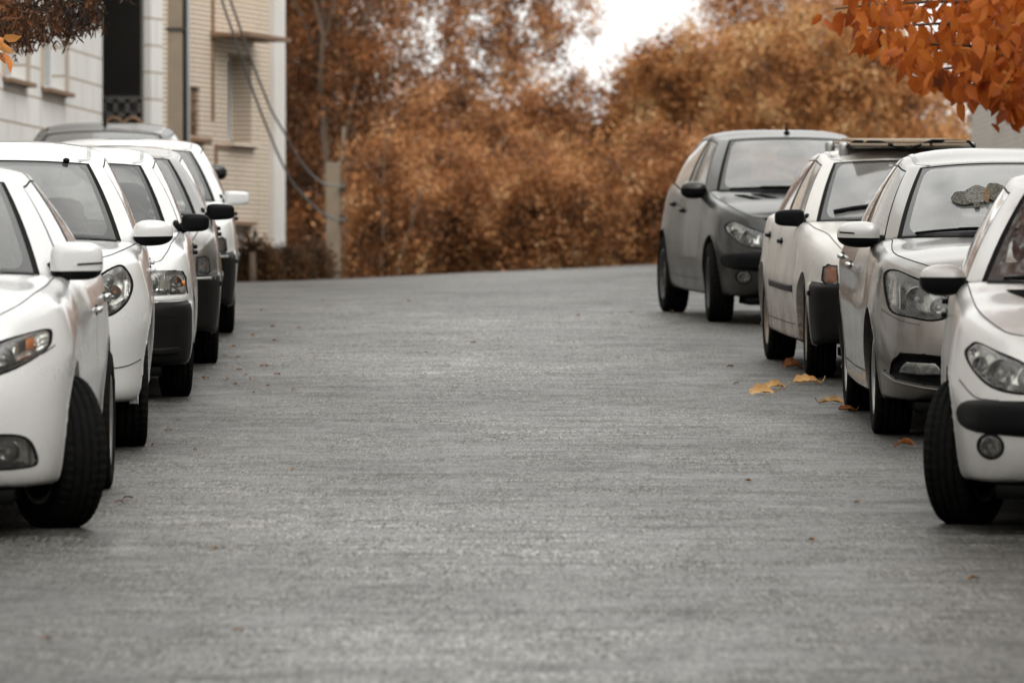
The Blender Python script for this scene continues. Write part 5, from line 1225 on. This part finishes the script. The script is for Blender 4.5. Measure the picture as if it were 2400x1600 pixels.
MINI = dict(W=.802, wb=2.345, nose=.70, tail=.52, rw=.284, tw=.17, archgap=.05, rb=6, crown=.03, plan=[(0, 0), (.5, .02), (.76, .07), (.905, .17), (.965, .30), (.985, .55)],
  prof=dict(F=rows('.06,.20 .02,.215 0,.28 0,.4 0,.49 .015,.545 .06,.56 .075,.66 .11,.735 .20,.765'), K=rows('.06,.20 .02,.215 0,.28 0,.4 0,.49 .015,.545 .05,.56 .06,.67 .095,.765 .155,.795'),
    A=rows('.05,.2 .03,.215 .01,.3 0,.42 0,.5 .004,.545 .008,.57 .018,.72 .05,.84 .13,.89'), C=rows('.05,.2 .03,.215 .01,.3 0,.45 0,.58 .01,.69 .02,.79 .035,.875 .055,.92 .085,.94'),
    D=rows('.05,.2 .03,.215 .01,.3 0,.45 0,.58 .01,.70 .02,.78 .03,.86 .045,.905 .065,.925'), Q=rows('.05,.22 .03,.24 .01,.3 0,.45 0,.58 .01,.7 .02,.78 .035,.87 .055,.93 .08,.955'),
    R=rows('.06,.25 .02,.27 0,.33 0,.45 .01,.55 .04,.62 .05,.74 .06,.84 .08,.91 .11,.95')),
  doors=[.54, 1.48, 1.95], handles=[(1.34, .80), (1.9, .82)], handle_mat='plastic', ditch=1,
  gh=dict(ya=.58, yc=.44, yao=.70, yb1=1.43, yb2=1.52, yc1=2.3, yr=2.68, yrc=2.74, top=[(.465, 1.16, 1.33), (.515, 1.26, 1.335), (.525, 1.55, 1.38), (.525, 1.63, 1.38), (.50, 2.2, 1.355), (.47, 2.45, 1.315)], H=.05, ain=.07, yTc=1.08, yRc=2.52),
  mirror=dict(c=(.795, .66, .99), d=(.165, .10, .112), e=3.6, root=(.70, .72, .95), split=-.9, taper=.12, sweep=.03, stem=.03))
hPri = [(.755, .605), (.745, .70), (.725, .735), (.68, .742), (.50, .742), (.40, .735), (.40, .61), (.55, .598)]
MINI['holes'] = [hPri]
MINI['lamps'] = [dict(poly=hPri, depth=.05, dome=.006, house='reflector_bright', bowls=[(.685, .675, .034, 'amber'), (.53, .67, .055, 'bulb')])]
MINI['patches'] = [('headlight_frame', 'front', [(.618, .735), (.626, .735), (.626, .608), (.618, .606)], -.004, .002, .01, 'chrome'), ('bumper_groove', 'front', [(0, .478), (.5, .48), (.76, .482), (.79, .478), (.79, .470), (.76, .472), (.5, .470), (0, .468)], .001, 0, .004, 'gap'), ('bumper_groove', 'front', [(0, .43), (.5, .432), (.76, .434), (.79, .43), (.79, .424), (.76, .426), (.5, .424), (0, .422)], .001, 0, .004, 'gap'),
    ('bumper_bar', 'front', [(0, .30), (.5, .30), (.70, .305), (.73, .29), (.70, .262), (.5, .258), (0, .256)], .001, .012, .012, 'plastic_worn'),
    ('lamp_trim', 'front', [(.40, .596), (.55, .590), (.74, .594), (.765, .60), (.765, .572), (.55, .566), (.40, .57)], .002, .004, .01, 'paint')]

# ---------------------------------------------------------------- the parked cars
GL, GR = 'cars parked along the left side', 'cars parked along the right side'
def place(d, x): return (x, d)
cars = {}
cars['r1'] = car('parked_car', HATCH, place(28.2, 2.615), R(-3.3), M['silver_light'], 'silvery white hatchback nearest on the right with black bumper strip and round fog lamp', GR, steer=R(-21), rim=('alloy', 'alloy'), seat='seat_light')
cars['r2'] = car('parked_car', SEDAN, place(35.4, 2.685), R(.4), M['silver'], 'silver sedan with angular headlight and a fish shaped sticker on its windscreen', GR, steer=R(0), mirror_mats=(M['silver_light'], M['plastic']), seat='seat_light', glass='glass_film')
cars['r3'] = car('parked_car', OLDSEDAN, place(42.2, 2.62), R(3.1), M['white_old'], 'dirty old white sedan with orange corner indicator carrying boards on its roof rack', GR, steer=R(-3), rim=('cap', 'steel'), mirror_mats=(M['plastic'], M['plastic']), bumper=M['plastic_worn'], seat='seat_light', glass='glass_film')
cars['r4'] = car('parked_car', HATCH, place(51.9, 2.30), R(6.9), M['grey_dark'], 'dark grey hatchback parked furthest up on the right', GR, steer=R(-4), rim=('cap', 'dark_rim'), mirror_mats=(M['grey_dark'], M['plastic']), seat='seat_light', glass='glass_film')
cars['l1'] = car('parked_car', COMPACT, place(28.0, -2.665), R(.6), M['white'], 'white sedan nearest on the left with steered front wheel and big rounded mirror', GL, steer=R(26))
cars['l2'] = car('parked_car', WAGON, place(34.2, -2.665), R(2.9), M['white'], 'tall white car with large bulging headlight and round amber indicator, behind the nearest white sedan', GL, steer=R(2))
cars['l3'] = car('parked_car', MINI, place(39.6, -2.635), R(2.5), M['white'], 'small boxy white car with black bumper and square headlight in the left row', GL, steer=R(5), rim=('cap', 'steel'), mirror_mats=(M['plastic'], M['plastic']), bumper=M['plastic_worn'])
cars['l4'] = car('parked_car', OLDSEDAN2, place(44.2, -2.72), R(2.7), M['silver'], 'silver grey boxy sedan with black mirror parked between two white cars in the left row', GL, steer=R(2), rim=('cap', 'steel'), mirror_mats=(M['plastic'], M['plastic']), bumper=M['plastic_worn'])
cars['l5'] = car('parked_car', OLDSEDAN2, place(49.5, -2.83), R(2.4), M['white'], 'white boxy sedan with white mirror, last of the left row before the crest', GL, steer=R(2), rim=('cap', 'steel'), mirror_mats=(M['white'], M['plastic']), bumper=M['plastic_worn'])
SEDAN6 = dict(SEDAN); SEDAN6['mirror'] = dict(SEDAN['mirror'], c=(.955, .80, 1.04))
cars['l6'] = car('parked_car', SEDAN6, place(56.3, -3.45), R(0), M['grey_dark'], 'dark grey car with roof aerial, only its roof and mirror showing above the left row', GL, mirror_mats=(M['grey_dark'], M['plastic']))
cars['l6'][0].location.z += .05

# aerials, washer jets, stickers
def part_on(c, name, mb, m): return mb.build(name, m, c[0])
for k, sx, dz in (('r4', 0, 0), ('l6', 0, 0), ('l3', 0, 0)):
    c = cars[k]; sh = c[1]; A = sh['A']; y = {'r4': 1.36, 'l6': 1.6, 'l3': 1.3}[k]; z = A[2]+{'r4': .045, 'l6': .07, 'l3': .05}[k]-.01
    mb = MB(); mb.ellip((sx, y, z+.012), (.05, .09, .04), 2, 12, 8)
    if k != 'l3': mb.tube([(sx, y+.01, z+.02), (sx, y+.04, z+.09 if k == 'r4' else z+.12)], [.012, .006], 6)
    part_on(c, 'aerial', mb, M['plastic'])
c = cars['l2']; mb = MB(); q = c[2](.78, .965, .012); mb.ellip(q, (.035, .03, .03), 2, 12, 8); part_on(c, 'washer_jet', mb, M['plastic'])
c = cars['l3']; mb = MB(); p_, n_ = cast(c[1]['bvh'], 'side', -.42, .66); mb.ellip((p_.x+.004, -.42, .665), (.02, .06, .035), 3, 12, 8); both(mb, 'side_repeater', M['amber'], c[0])

# ---------------------------------------------------------------- roof rack and boards on the old white car
c = cars['r3']; A = c[1]['A']; zr = A[2]+.10
mb = MB()
for y in (1.62, 2.5):
    mb.tube([(-.43, y, zr-.010), (.43, y, zr-.010)], .015, 8)
    for sx in (-.41, .41): mb.box((sx, y, zr-.035), (.06, .09, .115), bev=.02); mb.box((sx*1.1, y, zr-.075), (.09, .06, .03), bev=.01)
for sx in (-.38, .38): mb.tube([(sx, 1.6, zr-.010), (sx, 2.52, zr-.010)], .012, 6)
part_on(c, 'roof_rack', mb, M['alloy'])
M['board'] = simple('weathered_boards', (.38, .30, .22), .85, var=.3, scale=9, bmp=.3)
mw = c[0].matrix_basis
mw = Matrix.LocRotScale(c[0].location, c[0].rotation_euler, c[0].scale)
for k, (x, w_, z, y0, y1, lb) in enumerate(((-.26, .23, -.022, 1.30, 3.0, 'pale board on the roof rack of the old white car, bottom layer nearest the street'), (-.02, .23, -.022, 1.25, 3.05, 'pale board in the middle of the bottom layer on the roof rack'), (.225, .23, -.022, 1.34, 2.95, 'pale board of the bottom layer away from the street'),
                                 (.03, .66, -.002, 1.38, 2.9, 'wide plank lying on top of the other boards on the roof rack'))):
    mb = MB(); mb.box((0, 0, 0), (w_, y1-y0, .016), bev=.003); o = mb.build('roof_board', M['board'], None, False); o.matrix_basis = mw @ Matrix.Translation((x, (y0+y1)/2, zr+.030+z)) @ Matrix.Rotation(R((-1, .5, 1.5, -.6)[k]), 4, 'Z'); tag(o, lb, 'board', 'boards carried on the roof rack')
mb = MB(); mb.tube([(-.40, 1.5, zr-.01), (-.36, 1.42, zr+.026), (-.2, 1.36, zr+.024), (-.10, 1.28, zr-.005), (-.03, 1.24, zr-.02), (.05, 1.26, zr+.01), (.13, 1.36, zr+.032), (.30, 1.42, zr+.03), (.38, 1.5, zr+.026), (.42, 1.55, zr-.01)], .011, 7)
o = mb.build('tie_cord', M['plastic']); o.matrix_basis = mw; tag(o, 'black cord tied over the boards on the roof rack', 'cord')
# dark mottled plush toy behind the windscreen of the silver sedan
c = cars['r2']; mw = Matrix.LocRotScale(c[0].location, c[0].rotation_euler, c[0].scale)
def plush(name, base, stripe):
    m, nt, out = mat(name); p = N(nt, 'ShaderNodeBsdfPrincipled', Roughness=.95); v = noise(nt, 85, 2); r = ramp(nt, v.outputs[0], [(.35, base), (.62, stripe)])
    nt.links.new(r.outputs[0], p.inputs['Base Color']); nt.links.new(bump(nt, v.outputs[0], .8, .01), p.inputs['Normal']); nt.links.new(p.outputs[0], out.inputs[0]); return m
M['plush'] = plush('mottled_plush', (.012, .013, .012), (.16, .15, .12)); M['plush2'] = plush('grey_plush', (.06, .06, .055), (.22, .21, .19)); M['plush3'] = plush('orange_plush', (.09, .055, .03), (.24, .15, .07))
c_ = cars['r2']
def sticker(name, discs, m, off):
    mb = MB()
    for (u, v, ru, rv) in discs:
        V = [c_[2]((-.21+u)/.56, .47+v/.62, off+.002)]
        for rr_ in (.5, 1.0):
            for k in range(22):
                a_ = 2*math.pi*k/22; q = rr_*(1+.06*math.sin(5*a_+u*40)*rr_)
                V.append(c_[2]((-.21+u+ru*q*math.cos(a_))/.56, .47+(v+rv*q*math.sin(a_))/.62, off))
        F = [(0, 1+k, 1+(k+1) % 22) for k in range(22)]+[(1+k, 23+k, 23+(k+1) % 22, 1+(k+1) % 22) for k in range(22)]
        mb.add(V, F); off += .0012
    return mb.build(name, m, c_[0])
sticker('windscreen_sticker', [(-.085, -.01, .05, .05), (-.055, -.045, .06, .032), (-.005, -.075, .016, .03), (.085, .022, .048, .075), (.12, .055, .018, .02)], M['plush'], .012)
sticker('windscreen_sticker', [(-.005, .0, .065, .075)], M['plush2'], .017); sticker('windscreen_sticker', [(.045, -.015, .017, .062)], M['plush3'], .02)

# ---------------------------------------------------------------- leaves on the street
def fallen(label, px, py, L_, m, rz, curl, group, wd=.55, lift=.0, stem=True, tilt=0):
    g = ground(px, py); z = roadz(g.x, g.y)
    nu, nv = 16, 8; V = []; ph = rng.uniform(0, 6)
    for i in range(nu+1):
        u = i/nu; hw = wd/2*L_*math.sin(math.pi*min(1, u**.75*.97+.02))**.8
        for j in range(nv+1):
            v = j/nv*2-1
            hw2 = hw*(1+.16*math.sin(u*17+ph+(2.1 if v > 0 else 0))*abs(v))*(1 if v > 0 else .82)
            V.append((u*L_-L_/2, v*hw2*(1-.25*curl*abs(v)), L_*(curl*.30*(v*v)*math.sin(math.pi*u)+curl*.22*math.sin(math.pi*u+.5)*(u**1.5)+.03*math.sin(9*u+3*v+ph)+.025*math.sin(23*u+ph)*v-.035*(1-abs(v))*math.sin(math.pi*u))+.002))
    F = [(i*(nv+1)+j, (i+1)*(nv+1)+j, (i+1)*(nv+1)+j+1, i*(nv+1)+j+1) for i in range(nu) for j in range(nv)]
    zmin = min(v[2] for v in V); ct, st_ = math.cos(tilt), math.sin(tilt); V = [(x, y*ct-q*st_, y*st_+q*ct) for x, y, q in V]; zmin = min(v[2] for v in V); V = [(x, y, q-zmin+.003) for x, y, q in V]
    mb = MB(); mb.add(V, F)
    o = mb.build('fallen_leaf', m); o.location = (g.x, g.y, z+lift); o.rotation_euler = (math.atan(SLOPE), 0, rz)
    if stem:
        e = V[nu*(nv+1)+nv//2]; sm_ = MB(); sm_.tube([e, (e[0]+L_*.12, e[1], e[2]+L_*.10), (e[0]+L_*.2, e[1]+.01, e[2]+L_*.25)], [.0035, .003, .0025], 5); sm_.build('stem', m, o)
    tag(o, label, 'leaf', group); return o
M['leaf_gold'] = leafmat('golden_fallen_leaf', [(.2, (.50, .27, .09)), (.6, (.66, .42, .18)), (1, (.78, .56, .28))], .15)
M['leaf_brown'] = leafmat('brown_fallen_leaf', [(.2, (.24, .085, .03)), (.6, (.40, .15, .05)), (1, (.5, .25, .1))], .15)
M['leaf_tiny'] = leafmat('small_fallen_leaf', [(.1, (.22, .09, .03)), (.5, (.40, .22, .09)), (.9, (.52, .38, .22))], .1)
GLV = 'large leaves fallen by the right row'
fallen('pale golden leaf lying lowest left of the big fallen leaves', 1786, 924, .155, M['leaf_gold'], R(8), .35, GLV, .75, tilt=R(28))
fallen('golden leaf folded up just behind the lowest fallen leaf', 1816, 911, .14, M['leaf_gold'], R(20), .5, GLV, .6, tilt=R(24))
fallen('golden curled leaf with upright stalk right of the leaf pair', 1890, 901, .17, M['leaf_gold'], R(10), .5, GLV, .62, tilt=R(24))
fallen('red brown tented leaf touching the tyre of the old white car', 1856, 864, .13, M['leaf_brown'], R(15), .9, GLV, .8, tilt=R(30))
fallen('yellow leaf beside the rear tyre of the silver sedan', 1950, 946, .14, M['leaf_gold'], R(175), .45, GLV, .7, tilt=R(-20))
fallen('brown leaf under the edge of the silver sedan tyre', 1985, 964, .10, M['leaf_brown'], R(10), .5, GLV, .6, tilt=R(22))
fallen('shrivelled orange leaf on the street before the silver sedan', 2122, 1048, .10, M['leaf_brown'], R(160), .9, GLV, .35)
base = None; GT = 'tiny leaf scraps scattered on the street'
spots = [(610, 812), (662, 832), (590, 890), (645, 800), (612, 725), (545, 862), (560, 868), (592, 922), (550, 902), (458, 1055), (684, 1103), (280, 1178), (300, 1170), (1110, 805), (1355, 740), (1711, 861), (1725, 900), (640, 768), (1432, 736), (1480, 732), (510, 800), (525, 835), (420, 985), (395, 1010),
         (360, 1045), (650, 880), (700, 770), (735, 842), (755, 695), (560, 1480), (108, 1500), (960, 700), (1000, 828), (530, 890), (575, 880), (620, 860), (2010, 1180), (2280, 1360)]
spots += [(1200+FPX*x/d, 188+CAMZ*FPX/d) for x, d in zip(list(rng.uniform(-1.95, -1.25, 7))+list(rng.uniform(-1.2, 1.4, 4)), list(rng.uniform(29, 50, 7))+list(rng.uniform(26, 56, 4)))]
for k, (px, py) in enumerate(spots):
    g = ground(px, py)
    if k % 6 == 0 or base is None: o = fallen('tiny ochre leaf scrap scattered on the grey street', px, py, rng.uniform(.038, .05), M['leaf_tiny'], rng.uniform(0, 6), rng.uniform(.2, .6), GT, .6, stem=False); base = o
    else:
        o = base.copy(); COL.objects.link(o); o.location = (g.x, g.y, roadz(g.x, g.y)); o.rotation_euler = (math.atan(SLOPE), 0, rng.uniform(0, 6)); s = rng.uniform(.7, 1.3); o.scale = (s, s, s)
